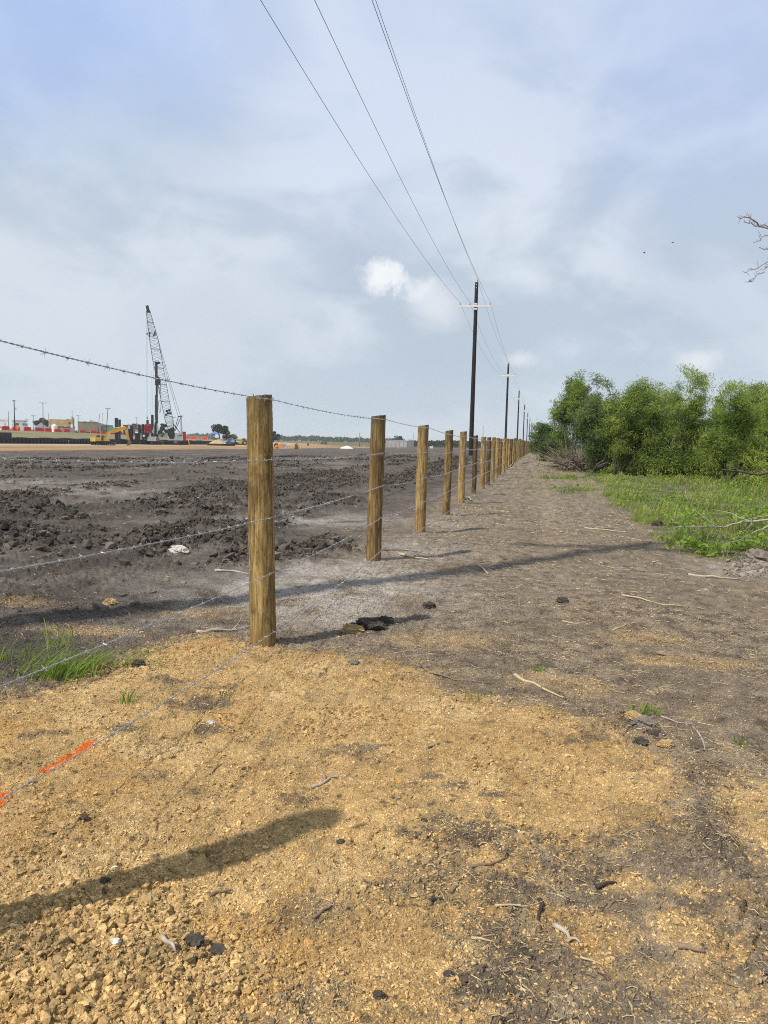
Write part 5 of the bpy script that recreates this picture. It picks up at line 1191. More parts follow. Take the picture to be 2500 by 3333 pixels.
# blue machine on a stack of beams
px, Y = 748, 205; S = spot(px, Y); T = lambda pts: tr(px, 1350 + 505 * .19289, Y, pts, C3)
o = thing('blue_compressor', 'blue and white site compressor lying on steel beams', 'compressor', S, face(px))
pr('housing', [(495, 455), (520, 420), (580, 395), (610, 400), (640, 420), (640, 465), (560, 478), (500, 470)], -.8, .8, mat('machine_blue', (.05, .10, .24), .5, var=.3), o); pr('tank', [(570, 420), (625, 410), (645, 430), (630, 445), (580, 445)], -.95, -.81, greyp, o); pr('stand', [(640, 400), (660, 400), (665, 475), (645, 475)], -.7, .7, blk, o); pr('white_box', [(465, 452), (492, 452), (492, 472), (465, 472)], -.9, -.2, whitep, o); pr('skid', [(480, 470), (650, 470), (650, 505), (480, 505)], -.75, .75, blk, o); pr('canister', [(565, 370), (595, 365), (597, 395), (568, 398)], -.2, .2, mat('canister_green', (.05, .22, .12), .6), o)
for q, (x0, x1, z, lab) in enumerate(((240, 640, 500, 'long dark steel beam lying below the blue compressor'), (200, 560, 512, 'dark steel beam at the front of the beam stack'), (180, 420, 490, 'short rusty beam at the left of the beam stack'))):
    px = 640 + (x0 + x1) / 2 * .19289; Y = 203 - 2 * q; S = spot(px, Y); w = (x1 - x0) * .19289 * Y / FPX; o = thing('steel_beam', lab, 'beam', S, face(px), 'steel beams lying near the blue compressor'); b = MB()
    b.prism([(-.25, 0), (.25, 0), (.25, .06), (.05, .08), (.05, .42), (.25, .44), (.25, .5), (-.25, .5), (-.25, .44), (-.05, .42), (-.05, .08), (-.25, .06)], -w / 2, w / 2); bo = b.build('profile', rust if q == 2 else blk, o); bo.rotation_euler = (0, 0, PI / 2)
# heaps
def heap(name, lab, px, Y, w, d, h, m, seed, cat='soil heap'):
    S = spot(px, Y); n = 28; V = []; g = np.linspace(-1, 1, n); X, Yy = np.meshgrid(g, g); r = np.hypot(X, Yy)
    Z = np.clip(1 - r ** 1.3, 0, 1) * (1 + .5 * fbm(X * 2 + seed, Yy * 2, 1.0, 4, seed)) + .12 * np.clip(1 - r, 0, 1) * vn(X * 9, Yy * 9, seed)
    V = np.stack([X * w / 2, Yy * d / 2, Z * h - .06], -1).reshape(-1, 3); i = (np.arange(n - 1)[:, None] * n + np.arange(n - 1)[None]).reshape(-1)
    return tag(link(name, mesh_np(name, V, np.stack([i, i + 1, i + n + 1, i + n], 1), m), None, S), lab, cat)
heap('soil_mound', 'pale tan soil mound left of the blue compressor', 710, 225, 7, 5, 1.6, mat('mound_tan', (.36, .30, .20), .95, var=.35, scale=1.2), 2); heap('soil_mound', 'brownish soil mound right of the black sheet pile wall', 690, 232, 4, 5, 1.1, mat('mound_brown', (.24, .19, .13), .95, var=.35, scale=1.2), 3)
heap('gravel_pile', 'long low white gravel pile on the far grass', 1129, 210, 3.9, 3, .75, mat('gravel_white', (.72, .72, .70), .9, var=.15, scale=3), 6, 'gravel pile')
# orange machine
px, Y = 908, 160; S = spot(px, Y); T = lambda pts: tr(px, 1350 + 548 * .19289, Y, pts, C3); o = thing('orange_screener', 'tilted orange machine with a black wheel and grey hopper', 'machine', S, face(px))
pr('body', [(1285, 548), (1300, 512), (1445, 448), (1475, 470), (1470, 492), (1385, 545)], -.8, .8, orap, o); pr('hopper', [(1440, 548), (1470, 495), (1480, 452), (1530, 480), (1520, 510), (1490, 545)], -.7, .7, greyp, o)
q = T([(1348, 490)])[0]; b = MB(); b.disc((q[0], .0, q[1]), .5, 1.2, 18); w_o = b.build('wheel', rubber, o); b = MB(); b.disc((q[0], -.62, q[1]), .2, .1, 10); b.build('rim', steel, w_o)
q = T([(1360, 525)])[0]; b = MB(); b.box((q[0], -.82, q[1]), (.3, .03, .3)); b.build('marking', blk, o)
q = T([(1400, 475)])[0]; b = MB(); b.box((q[0], -.3, q[1] + .08), (.7, .9, .08)); b.build('white_cover', whitep, o)
px, Y = 906.5, 300; S = spot(px, Y); k = Y / FPX; h = AT(px, 1424.5, Y).z - S.z; o = thing('portable_toilet', 'pink and white portable toilet behind the orange machine', 'portable toilet', S, face(px)); b = MB(); b.box((0, 0, h / 2), (10.5 * k, 1.1, h)); b.build('cabin', whitep, o); b = MB(); b.box((.05, -.57, h * .5), (6 * k, .05, h * .75)); b.build('door', mat('pink_panel', (.50, .25, .33), .6), o); b = MB(); b.prism([(-.65, h), (0, h + .15), (.65, h)], -.6, .6); b.build('roof', whitep, o)
px, Y = 966, 165; S = spot(px, Y); T = lambda pts: tr(px, 1340 + 380 * .30139, Y, pts, C4); o = thing('tan_auger', 'tan cone-shaped drilling auger standing upright near the field edge', 'auger', S, face(px)); pr('cone', [(395, 380), (412, 320), (415, 295), (424, 292), (438, 330), (440, 380)], -.5, .4, mat('auger_tan', (.36, .27, .13), .8, var=.3), o); pr('blade', [(392, 380), (402, 325), (410, 318), (412, 380)], -.8, -.51, rust, o); pr('foot', [(436, 380), (440, 355), (464, 378), (464, 382)], -.4, .3, orap, o)
px, Y = 1003, 260; S = spot(px, Y); o = thing('rusty_box', 'dark red-brown box lying on the far bare ground', 'box', S, face(px)); b = MB(); b.box((0, 0, .35), (.75, .7, .7)); b.build('body', mat('box_red', (.20, .06, .05), .8), o); b = MB(); b.box((0, 0, .72), (.8, .75, .06)); b.build('lid', rust, o)
px, Y = 1055, 300; S = spot(px, Y); T = lambda pts: tr(px, 1340 + 325 * .30139, Y, pts, C4); o = thing('old_loader', 'rusty old loader with raised arms, far off on the grass', 'loader', S, face(px)); pr('body', [(690, 318), (695, 300), (735, 300), (738, 322)], -.6, .6, rust, o); pr('arm', [(728, 302), (730, 285), (740, 283), (742, 322), (736, 322)], -.5, .5, rust, o); b = MB(); [b.disc((x, -.6, .35), .35, .25, 12) for x in (-.9, .8)]; b.build('wheel', rubber, o)
px, Y = 1170.5, 300; S = spot(px, Y); h = AT(px, 1410, Y).z - S.z; o = thing('timber_pole', 'lone brown timber pole on the far grass left of the second post', 'pole', S, 0); b = MB(); b.tube([(0, 0, -.3), (.02, 0, h * .5), (-.03, 0, h)], [.21, .19, .17], 8); b.build('trunk', mat('timber_brown', (.27, .18, .11), .85, var=.3), o, True); b = MB(); b.tube_z([(.19, 0), (.15, .08)], 8, (-.03, 0, h)); b.build('cap', rust, o)
# concrete building
conc = mat('concrete_grey', (.34, .34, .34), .9, var=.18, scale=.35)
o, S, k, w, zt = bld('concrete_building', 'long grey concrete building with a dark right end, in front of a tree', 'building', 1257, 1347, 1431, 1450, 330, conc, 8, mat('concrete_cap', (.45, .45, .44), .9))
b = MB()
for q in range(7): b.box((-w / 2 + w * (q + .5) / 7, -4.03, zt * .45), (.08, .05, zt * .9))
b.build('panel_joint', dgrey, o); b = MB(); b.box((w * .37, -4.02, zt * .42), (w * .24, .05, zt * .8)); b.build('dark_cladding', mat('cladding_dark', (.17, .175, .19), .8, var=.3), o)
o, S, k, w, zt = bld('pavilion', 'dark pavilion roof with lit eaves behind the concrete building', 'pavilion', 1268, 1318, 1424, 1442, 345, whitep, 8, mat('pavilion_roof', (.055, .06, .06), .8), 'gable', wins=[(1278, 1289, 1427.5, 1430), (1292, 1303, 1428, 1430.5), (1307, 1313, 1428.5, 1431)])
bld('white_trailer', 'tiny white trailer on the far field edge left of the fence posts', 'trailer', 1400.5, 1410.5, 1451, 1455, 320, whitep, 2.2)
# ------------------------------------------------------------------ vegetation
bark = mat('bark', (.070, .058, .048), .9, var=.5, scale=5, bump=.4, stretch=(3, 3, 1)); deadw = mat('dead_wood', (.34, .295, .24), .85, var=.35, scale=6); darkw = mat('dark_wood', (.10, .08, .065), .9, var=.4, scale=6)
mesq = [leafmat('leaf_yellow_green', (.105, .17, .025), (.47, .56, .125), .55, .45), leafmat('leaf_mid_green', (.075, .135, .022), (.35, .44, .10), .55, .42), leafmat('leaf_grey_green', (.06, .10, .03), (.22, .28, .09), .6, .4)]
oakl = leafmat('leaf_dark_oak', (.018, .036, .012), (.045, .070, .024), .5, .25); farl = leafmat('leaf_far', (.035, .058, .026), (.065, .085, .04), .2, .25); palel = leafmat('leaf_pale', (.07, .10, .03), (.13, .16, .06), .5, .3)
def fronds(tips, per, spread, ln, wd, wind, seed, flat=.6):
    g = np.random.default_rng(seed); T = np.repeat(np.array([t[0] for t in tips]), per, 0); D = np.repeat(np.array([t[1] for t in tips]), per, 0); n = len(T)
    P = T + g.normal(0, 1, (n, 3)) * np.array([spread, spread, spread * flat])
    cm = np.repeat(g.normal(0, .42, (len(tips), 3)), per, 0); d = D * .45 + cm + g.normal(0, .42, (n, 3)) + np.array(wind); d /= np.linalg.norm(d, axis=1, keepdims=True) + 1e-9
    s = np.cross(d, g.normal(0, 1, (n, 3)) * np.array([.7, .7, 1.3])); s /= np.linalg.norm(s, axis=1, keepdims=True) + 1e-9
    L_ = (g.uniform(.6, 1.3, n) * ln)[:, None]; W_ = (g.uniform(.6, 1.3, n) * wd)[:, None]; dr = np.zeros((n, 3)); dr[:, 2] = -.18
    V = np.stack([P - d * L_ * .5, P + s * W_, P + d * L_ * .5 + dr * L_, P - s * W_], 1).reshape(-1, 3)
    F = np.arange(n * 4).reshape(-1, 4); return V, F
def grow(rng, b, p, d, L_, r, lev, tips, up=.15, jit=.22, nseg=4, kids=(2, 4), shrink=(.62, .85)):
    pts = [p]; q = p.copy(); dd = d.normalized()
    for i in range(nseg):
        dd = (dd + Vector((rng.gauss(0, jit), rng.gauss(0, jit), rng.gauss(0, jit) + up * .3))).normalized(); q = q + dd * L_ / nseg; pts.append(q)
    b.tube(pts, [r * (1 - .45 * i / nseg) for i in range(nseg + 1)], 7 if lev > 1 else 5, True)
    if lev == 0: tips.append((tuple(q), tuple(dd))); tips.append((tuple(pts[-2]), tuple(dd))); return
    if lev == 1: tips.append((tuple(q), tuple(dd)))
    for k in range(rng.randint(*kids)):
        i = rng.randint(max(1, nseg - 2), nseg); a = rng.uniform(0, 6.28); sp = rng.uniform(.35, .95)
        u = dd.orthogonal().normalized(); u.rotate(Matrix.Rotation(a, 3, dd)); nd_ = (dd * math.cos(sp) + u * math.sin(sp) + Vector((0, 0, up))).normalized()
        grow(rng, b, pts[i].copy(), nd_, L_ * rng.uniform(*shrink), r * .58, lev - 1, tips, up, jit, nseg, kids, shrink)
def tree(name, lab, loc, h, rad, seed, stems, lev, per, ln, wd, lm, spread=.28, wind=(.25, 0, .05), up=.12, spreadang=.5, group=None, r0=.09, tm=None, base=.42, cat='tree'):
    rng = random.Random(seed); o = thing(name, lab, cat, loc, 0, group); b = MB(); tips = []
    for k in range(stems):
        a = rng.uniform(0, 6.28); sp = rng.uniform(.1, spreadang); d = Vector((math.cos(a) * math.sin(sp), math.sin(a) * math.sin(sp), math.cos(sp)))
        grow(rng, b, Vector((math.cos(a) * .12, math.sin(a) * .12, -.1)), d, h * base, r0 * rng.uniform(.7, 1.1), lev, tips, up)
    mz = max(t[0][2] for t in tips); s = h / mz * .97
    rq = sorted(math.hypot(t[0][0], t[0][1]) for t in tips)[int(len(tips) * .92)]; q = rad / rq
    b.v = [(x * q, y * q, z * s) for x, y, z in b.v]; tips = [((t[0] * q, t[1] * q, t[2] * s), d) for t, d in tips]
    b.build('trunk', tm or bark, o, True)
    V, F = fronds(tips, per, spread, ln, wd, wind, seed); me = mesh_np('crown', V, F, lm); link('crown', me, o); return o
def gl(px, Y):
    S = spot(px, Y); S.z = gz(S.x, S.y); return S
greybark = mat('grey_bark', (.20, .175, .145), .9, var=.4, scale=5, stretch=(3, 3, 1))
GT = 'mesquite trees in the thicket on the right'
TREES = [('slender', 1858, 41, 5.2, 21, 5, 3, 60, 1, .35, 'tall slender grey-green tree at the left end of the thicket'), ('mesq', 1945, 37, 4.75, 22, 5, 3, 64, 2, .6, 'dark tree rising behind the pile of dead brush'),
         ('mesq', 2010, 34.5, 4.3, 23, 5, 3, 68, 1, .75, 'olive-green tree at the middle left of the thicket, above the leaning trunk'), ('mesq', 2095, 34, 4.3, 24, 5, 3, 71, 0, .75, 'bright bushy tree in the middle of the thicket'),
         ('mesq', 2205, 33.5, 4.85, 25, 5, 3, 71, 0, .7, 'highest feathery tree of the thicket, its tips streaming to the right'), ('mesq', 2300, 38, 3.0, 26, 5, 3, 68, 1, .8, 'lower dark tree behind the dip in the thicket skyline'),
         ('mesq', 2372, 28.5, 3.75, 27, 3, 3, 76, 0, .75, 'tree with a forked dark trunk standing in grass at right'), ('mesq', 2470, 31, 4.0, 28, 5, 3, 71, 1, .8, 'yellow-green tree at the right edge of the frame'), ('mesq', 2590, 29, 4.2, 29, 5, 3, 61, 1, .8, 'tree just beyond the right edge of the frame'),
         ('bush', 2030, 35.8, 2.0, 31, 6, 2, 104, 1, 1.1, 'low spreading bush around the leaning dark trunk'), ('bush', 2140, 34.0, 1.7, 32, 7, 2, 111, 1, 1.1, 'low shaded bush at the foot of the bright middle tree'), ('bush', 2235, 33.4, 1.6, 33, 7, 2, 111, 1, 1.1, 'low dark bush left of the forked trunk'), ('bush', 2295, 34, 2.2, 36, 7, 2, 104, 0, 1.1, 'round bush behind the forked trunk'),
         ('bush', 1782, 58, 2.7, 34, 6, 2, 86, 2, .6, 'pale bushy tree standing apart at the left of the thicket'), ('bush', 1815, 52, 2.1, 35, 6, 2, 74, 2, .8, 'low dull bush between the pale bushy tree and the brush pile'), ('bush', 2440, 36, 2.0, 37, 7, 2, 104, 1, 1.1, 'low bush at the right edge behind the fallen boughs'),
         ('mesq', 2150, 41, 4.6, 41, 5, 3, 59, 1, .8, 'tree at the back of the thicket, seen between the bright crowns'), ('mesq', 2400, 40, 4.3, 42, 5, 3, 59, 1, .8, 'tree at the back of the thicket toward the right'), ('mesq', 1985, 43, 4.6, 43, 5, 3, 59, 2, .7, 'tree at the back left of the thicket behind the brush pile')]
for kd, px, Y, h, sd_, st, lev, per, li, sa, lab in TREES:
    tree('mesquite_bush' if kd == 'bush' else 'mesquite_tree', lab, gl(px, Y), h, {'slender': .85, 'bush': 1.0}.get(kd, 1.45) * (Y / 33 if kd != 'slender' else 1) * (.62 if px < 1850 and kd == 'bush' else .85 if px < 1900 else 1), sd_, st, lev, per, .19 + .0015 * (Y - 30), .0125 + .0004 * (Y - 30), mesq[li], .16 if kd != 'bush' else .21, (.40, 0, .10), .06 if kd != 'slender' else .25, sa, GT, .085 if kd != 'bush' else .05, greybark if sd_ % 3 == 1 else None, .40 if kd != 'bush' else .5, 'bush' if kd == 'bush' else 'tree')
# leaning trunk
b = MB(); A = gl(1908, 33.0); rngb = random.Random(4); tp = []
grow(rngb, b, A - Vector((0, 0, .1)), Vector((.8, .3, .6)), 1.15, .10, 1, tp, .05, .18)
o = b.build('leaning_trunk', bark, None, True); tag(o, 'dark bare trunk leaning right out of the low spreading bush', 'trunk')
# brush pile of dead stems
b = MB(); rb = random.Random(9)
for q in range(330):
    px = rb.uniform(1825, 1975); A = gl(px, rb.uniform(36.5, 40.0)); L_ = rb.uniform(.5, 1.7); a = rb.gauss(0, .9) ; el_ = rb.choice([rb.uniform(.0, .5), rb.uniform(.7, 1.4)]) if rb.random() < .5 and px < 1905 else rb.uniform(-.02, .45)
    d = Vector((math.sin(a) * math.cos(el_) * rb.choice((-.6, 1, 1)), math.cos(a) * .3 * math.cos(el_), math.sin(el_)))
    pts = [A + Vector((0, 0, rb.uniform(0, .5)))]
    for i in range(5): d = (d + Vector((rb.gauss(0, .14), rb.gauss(0, .14), rb.gauss(0, .12)))).normalized(); pts.append(pts[-1] + d * L_ / 5)
    b.tube(pts, [rb.uniform(.014, .04) * (1 - .15 * i) for i in range(6)], 5)
tag(b.build('brush_pile', mat('grey_brush', (.15, .122, .098), .85, var=.5, scale=2), None, True), 'heap of bare grey dead branches at the left foot of the thicket', 'brush pile')
# fallen boughs with twigs
def bough(lab, pts, r0, m, seed, tw=6, group=None, name='fallen_branch', cat='branch', tl=.5):
    rb = random.Random(seed); o = thing(name, lab, cat, pts[0], 0, group); b = MB(); P = [Vector(p) - Vector(pts[0]) for p in pts]
    Q = []
    for i in range(len(P) - 1):
        for u in (0, .33, .66): Q.append(P[i].lerp(P[i + 1], u) + Vector((rb.gauss(0, r0 * .5), rb.gauss(0, r0 * .5), rb.gauss(0, r0 * .3))))
    Q.append(P[-1]); b.tube(Q, [max(r0 * (1 - .8 * i / len(Q)), r0 * .15) for i in range(len(Q))], 7); b.build('stem', m, o, True)
    for k in range(tw):
        i = rb.randint(1, len(Q) - 2); d = (Q[i + 1] - Q[i]).normalized(); a = rb.choice((-1, 1)) * rb.uniform(.4, 1.0); d = Vector((d.x * math.cos(a) - d.y * math.sin(a), d.x * math.sin(a) + d.y * math.cos(a), rb.uniform(-.05, .5))).normalized(); t_ = [Q[i]]
        for q in range(4): d = (d + Vector((rb.gauss(0, .22), rb.gauss(0, .22), rb.gauss(0, .1)))).normalized(); t_.append(t_[-1] + d * tl * rb.uniform(.5, 1) / 4)
        b = MB(); b.tube(t_, [r0 * .32, r0 * .28, r0 * .22, r0 * .15, r0 * .08], 5); b.build('twig', m, o, True)
    return o
def GP(px, py, lift=.0): x, y = G(px, py); return (x, y, gz(x, y) + lift)
Bm = lambda *a: [GP(*q) for q in a]
palew = mat('pale_bark', (.36, .34, .26), .8, var=.25, scale=8)
A = [AT(2700, 1660, 11.6), AT(2500, 1692, 11.6), AT(2420, 1697, 11.5), AT(2365, 1712, 11.3), AT(2290, 1714, 11.0), AT(2200, 1714, 10.7)]
for q in A: q.z = max(q.z, gz(q.x, q.y) + .03)
bough('long pale bough lying across the grass into the right edge', [tuple(q) for q in A], .022, palew, 3, 7, tl=.9)
A = [AT(2640, 1510, 24), AT(2470, 1544, 24), AT(2400, 1533, 23.6), AT(2350, 1530, 23.3)]
bough('dark fallen bough right of the forked trunk', [tuple(q) for q in A], .05, darkw, 5, 6, tl=.9)
A = [AT(2600, 1700, 9.6), AT(2500, 1712, 9.6), AT(2440, 1740, 9.3), AT(2400, 1762, 9.0), AT(2360, 1770, 8.8)]
for q in A: q.z = max(q.z, gz(q.x, q.y) + .02)
bough('thin pale twig arching over weeds below the long bough', [tuple(q) for q in A], .012, palew, 6, 3, tl=.4)
# bare tree reaching in at the right edge (its trunk stands outside the frame)
o = thing('bare_tree', 'bare thorny branch tips reaching in at the right edge of the sky', 'tree', gl(2990, 9)); b = MB(); S = o.location.copy(); rb = random.Random(12)
b.tube([(0, 0, -.2), (.05, 0, 1.2), (-.1, 0, 2.2), (-.25, 0, 3.0)], [.10, .085, .07, .055], 8); b.build('trunk', deadw, o, True)
barebark = mat('bare_bark', (.30, .28, .27), .85, var=.25, scale=9); tip0 = Vector((-.25, 0, 3.0)); lev = Vector((-.1, 0, 2.2))
for start, targ, r in ((tip0, [(2560, 765), (2490, 738), (2440, 712), (2400, 704)], .012), (tip0, [(2520, 740), (2450, 728), (2420, 722)], .008), (lev, [(2540, 830), (2498, 852), (2455, 880), (2418, 884)], .008), (lev, [(2560, 850), (2500, 866), (2470, 892), (2450, 912), (2425, 918)], .008), (tip0, [(2530, 757), (2490, 768), (2452, 790)], .008), (lev, [(2560, 805), (2500, 812), (2470, 806)], .007)):
    pts = [start] + [AT(a, c, 9 - .1 * i) - S for i, (a, c) in enumerate(targ)]; Q = []
    for i in range(len(pts) - 1):
        for u in (0, .25, .5, .75): Q.append(pts[i].lerp(pts[i + 1], u) + Vector((rb.gauss(0, .006), rb.gauss(0, .02), rb.gauss(0, .008))))
    Q.append(pts[-1]); b = MB(); b.tube(Q, [r * (1 - .8 * i / len(Q)) + .0015 for i in range(len(Q))], 6); bo = b.build('branch', barebark, o, True); b = MB()
    for i in range(6, len(Q) - 1):
        for k in range(2 if r > .01 else 1):
            d = Vector((rb.uniform(-.9, .5), rb.uniform(-.8, .8), rb.uniform(-.3, 1.1))).normalized(); L_ = rb.uniform(.05, .22) * (1.2 if r > .014 else .5); b.tube([Q[i], Q[i] + d * L_ * .5 + Vector((0, 0, .01)), Q[i] + d * L_], [.003, .0022, .0008], 4)
    b.build('thorn_twig', barebark, bo, True)
# far trees
def clump(name, lab, px, Y, wpx, pyt, lm, seed, n=2600, card=.38, trunkh=.35, cat='tree', grp=None):
    S = spot(px, Y); k = Y / FPX; W_ = wpx * k / 2; h = AT(px, pyt, Y).z - S.z; g = np.random.default_rng(seed); rb = random.Random(seed)
    o = thing(name, lab, cat, S, 0, grp); b = MB()
    for q in range(3): a = rb.uniform(-.5, .5); b.tube([(0, 0, -.3), (a * .3 * W_, 0, h * trunkh), (a * W_ * .9, rb.uniform(-.4, .4) * W_, h * .7)], [.03 * h + .1, .025 * h + .06, .04], 7)
    b.build('trunk', bark, o, True); m_ = 16; C = np.stack([g.uniform(-1, 1, m_) * W_ * .72, g.uniform(-1, 1, m_) * W_ * .6, np.zeros(m_)], 1); q = 1 - (C[:, 0] / W_) ** 2 * .75; lo = h * trunkh
    C[:, 2] = lo + (h - lo) * (g.uniform(.18, .80, m_)) * q; R_ = g.uniform(.24, .42, m_) * min(W_, h) ; t = [(C[i], (0, 0, .3)) for i in range(m_)]
    i = g.integers(0, m_, n); u = g.normal(0, 1, (n, 3)); u /= np.linalg.norm(u, axis=1, keepdims=True); P = C[i] + u * (R_[i] * g.uniform(.55, 1.05, n) ** .5)[:, None] * np.array([1, 1, .72])
    P[:, 2] = np.clip(P[:, 2], lo * .7, h); tips = [(P[j], tuple(u[j] * .6)) for j in range(n)]
    V, F = fronds(tips, 1, .05, card * 1.3, card * .36, (0, 0, 0), seed); link('crown', mesh_np('crown', V, F, lm), o); return o
GF = 'trees standing behind the building site'
clump('oak_tree', 'big dark round oak behind the blue canopy', 716, 300, 68, 1378, oakl, 51, 4200, .42, .38, grp=GF); clump('pale_bush', 'pale green bush right of the big oak', 748, 305, 46, 1406, palel, 52, 1500, .35, .1, 'bush', GF)
clump('oak_tree', 'small tree partly hidden behind the nearest fence post', 850, 300, 60, 1394, farl, 53, 2400, .4, .2, grp=GF); clump('oak_tree', 'round dark tree right of the nearest fence post', 888, 300, 50, 1400, oakl, 54, 2400, .38, .15, grp=GF)
clump('oak_tree', 'wide flat-crowned oak between the poles and the tan container', 140, 345, 50, 1358, oakl, 55, 3000, .42, .45, grp=GF); clump('oak_tree', 'dark treetop above the tan shipping container', 219, 400, 34, 1356, oakl, 56, 1500, .45, .4, grp=GF); clump('oak_tree', 'small treetop left above the tan container', 196, 400, 14, 1361, oakl, 57, 600, .4, .4, grp=GF)
clump('oak_tree', 'low trees behind the teal green tank', 358, 400, 34, 1378, oakl, 58, 1200, .45, .2, grp=GF); clump('oak_tree', 'leafy green tree behind the far pole with transformers', 452, 340, 50, 1368, farl, 59, 2400, .38, .25, grp=GF); clump('oak_tree', 'dark tree seen between the mast and the crane boom', 528, 330, 44, 1371, oakl, 60, 2400, .42, .15, grp=GF)
clump('oak_tree', 'domed dark tree behind the concrete building', 1297, 380, 40, 1413, oakl, 61, 2000, .42, .2, grp=GF); clump('oak_tree', 'low trees beyond the end of the fence', 1752, 240, 80, 1437, oakl, 62, 2200, .35, .1, grp=GF)
# far woods that read as one mass
def wood(name, lab, px0, px1, Y0, Y1, h, lm, seed, n=3000, card=.8):
    g = np.random.default_rng(seed); px = g.uniform(px0, px1, n); Yy = Y0 + (px - px0) / (px1 - px0) * (Y1 - Y0) + g.uniform(-1, 1, n) * 14
    d = np.array([ray(a, 1440)[:2] for a in px]); X = d[:, 0] / d[:, 1] * Yy; z0 = hbase(X, Yy); top = h * (.62 + .5 * fbm(X * .06, Yy * .01, 1.0, 4, seed) + .15 * vn(X * .35, Yy * 0, seed))
    P = np.stack([X, Yy, z0 + top * g.uniform(0, 1, n) ** .6], 1); V, F = fronds([(p, (0, 0, .3)) for p in P], 1, .2, card * 1.4, card * .5, (0, 0, 0), seed)
    tag(link(name, mesh_np(name, V, F, lm)), lab, 'wood', kind='stuff')
wood('far_wood', 'low bluish line of far woods on the horizon', 860, 1300, 1000, 1000, 9, farl, 71, 5000, 2.0); wood('green_wood', 'green line of woods beyond the field behind the fence posts', 1330, 1580, 420, 430, 5.2, oakl, 72, 7000, .55); wood('far_wood', 'dim far woods at the left horizon', -300, 700, 1000, 1000, 9, farl, 73, 5000, 2.0); wood('far_wood', 'dim far woods behind the end of the fence', 1560, 1820, 700, 700, 7, farl, 74, 3000, 1.2); wood('far_wood', 'woods behind the thicket on the right', 1800, 2700, 300, 260, 5, oakl, 75, 6000, .6)
# --- grass
def grassmesh(name, x, y, ln, wd, m, seed, lean=.45, wind=(.25, 0)):
    g = np.random.default_rng(seed); n = len(x); z = hfull(x, y) - .01; a = g.uniform(0, 2 * PI, n); lx = np.cos(a) * lean * g.uniform(.2, 1.3, n) + wind[0]; ly = np.sin(a) * lean * g.uniform(.2, 1.3, n) + wind[1]
    b_ = g.uniform(0, PI, n); sx = np.cos(b_) * wd; sy = np.sin(b_) * wd; V = []
    for q, hh, w in ((0, 0, 1.), (.33, .55, .85), (.85, .92, .5)):
        for s in (-1, 1): V.append(np.stack([x + lx * ln * q + s * sx * w, y + ly * ln * q + s * sy * w, z + ln * hh], 1))
    V.append(np.stack([x + lx * ln * 1.25, y + ly * ln * 1.25, z + ln * (1.0 - .15 * g.uniform(0, 1, n))], 1))
    V = np.stack(V, 1).reshape(-1, 3); base = np.array([[0, 1, 3], [0, 3, 2], [2, 3, 5], [2, 5, 4], [4, 5, 6]]); F = (base[None] + (np.arange(n) * 7)[:, None, None]).reshape(-1, 3)
    return mesh_np(name, V, F, m)
grm = leafmat('grass_blade', (.085, .155, .022), (.38, .46, .10), .7, .45); weedm = leafmat('weed_leaf', (.12, .21, .024), (.32, .43, .07), 3, .42); drym = leafmat('dry_grass', (.20, .17, .07), (.36, .30, .15), 1.5, .3)
x, y = scatter(420000, 8, 75, 30, .8); Fm = fields(x, y); k = (rgen.uniform(0, 1, len(x)) < Fm['grass'] * (.03 + .95 * sm(-.15, .25, fbm(x, y, .8, 4, 141)))) & (Fm['grass'] > .05); x, y = x[k], y[k]; r = np.hypot(x, y)
tall = .6 + 1.3 * sm(-.1, .4, fbm(x, y, .6, 3, 142)) + .8 * sm(4.0, 6.5, x * FR.x + y * FR.y) ; ln = (.05 + .10 * rgen.uniform(0, 1, len(x)) ** 1.5) * tall * (1 + .004 * r) * (.5 + .5 * fields(x, y)['grass']); wd = np.maximum(rgen.uniform(.002, .005, len(x)), .00042 * r)
k = rgen.uniform(0, 1, len(x)) < .90 - .45 * sm(.0, .35, fbm(x, y, .5, 3, 144)); tag(link('grass', grassmesh('grass', x[k], y[k], ln[k], wd[k], grm, 15)), 'green grass and weeds growing below the thicket', 'grass', kind='stuff'); tag(link('dry_grass', grassmesh('dry_grass', x[~k], y[~k], ln[~k] * .8, wd[~k], drym, 16, .8)), 'dry straw-coloured grass among the green', 'grass', kind='stuff'); print('grass', len(x))
# leafy ground weeds among the grass
g9 = np.random.default_rng(77); x, y = scatter(60000, 9, 40, 30, .9); Fm = fields(x, y); k = (g9.uniform(0, 1, len(x)) < Fm['grass'] * sm(.0, .35, fbm(x, y, .7, 4, 145)) * .9); x, y = x[k], y[k]; n = len(x); z = hfull(x, y) + g9.uniform(.02, .20, n)
V, F = fronds([(p, (0, 0, .25)) for p in np.stack([x, y, z], 1)], 2, .05, .085, .022, (.1, 0, .1), 78); tag(link('ground_weeds', mesh_np('ground_weeds', V, F, weedm)), 'leafy yellow-green weeds spreading among the grass', 'weeds', kind='stuff')
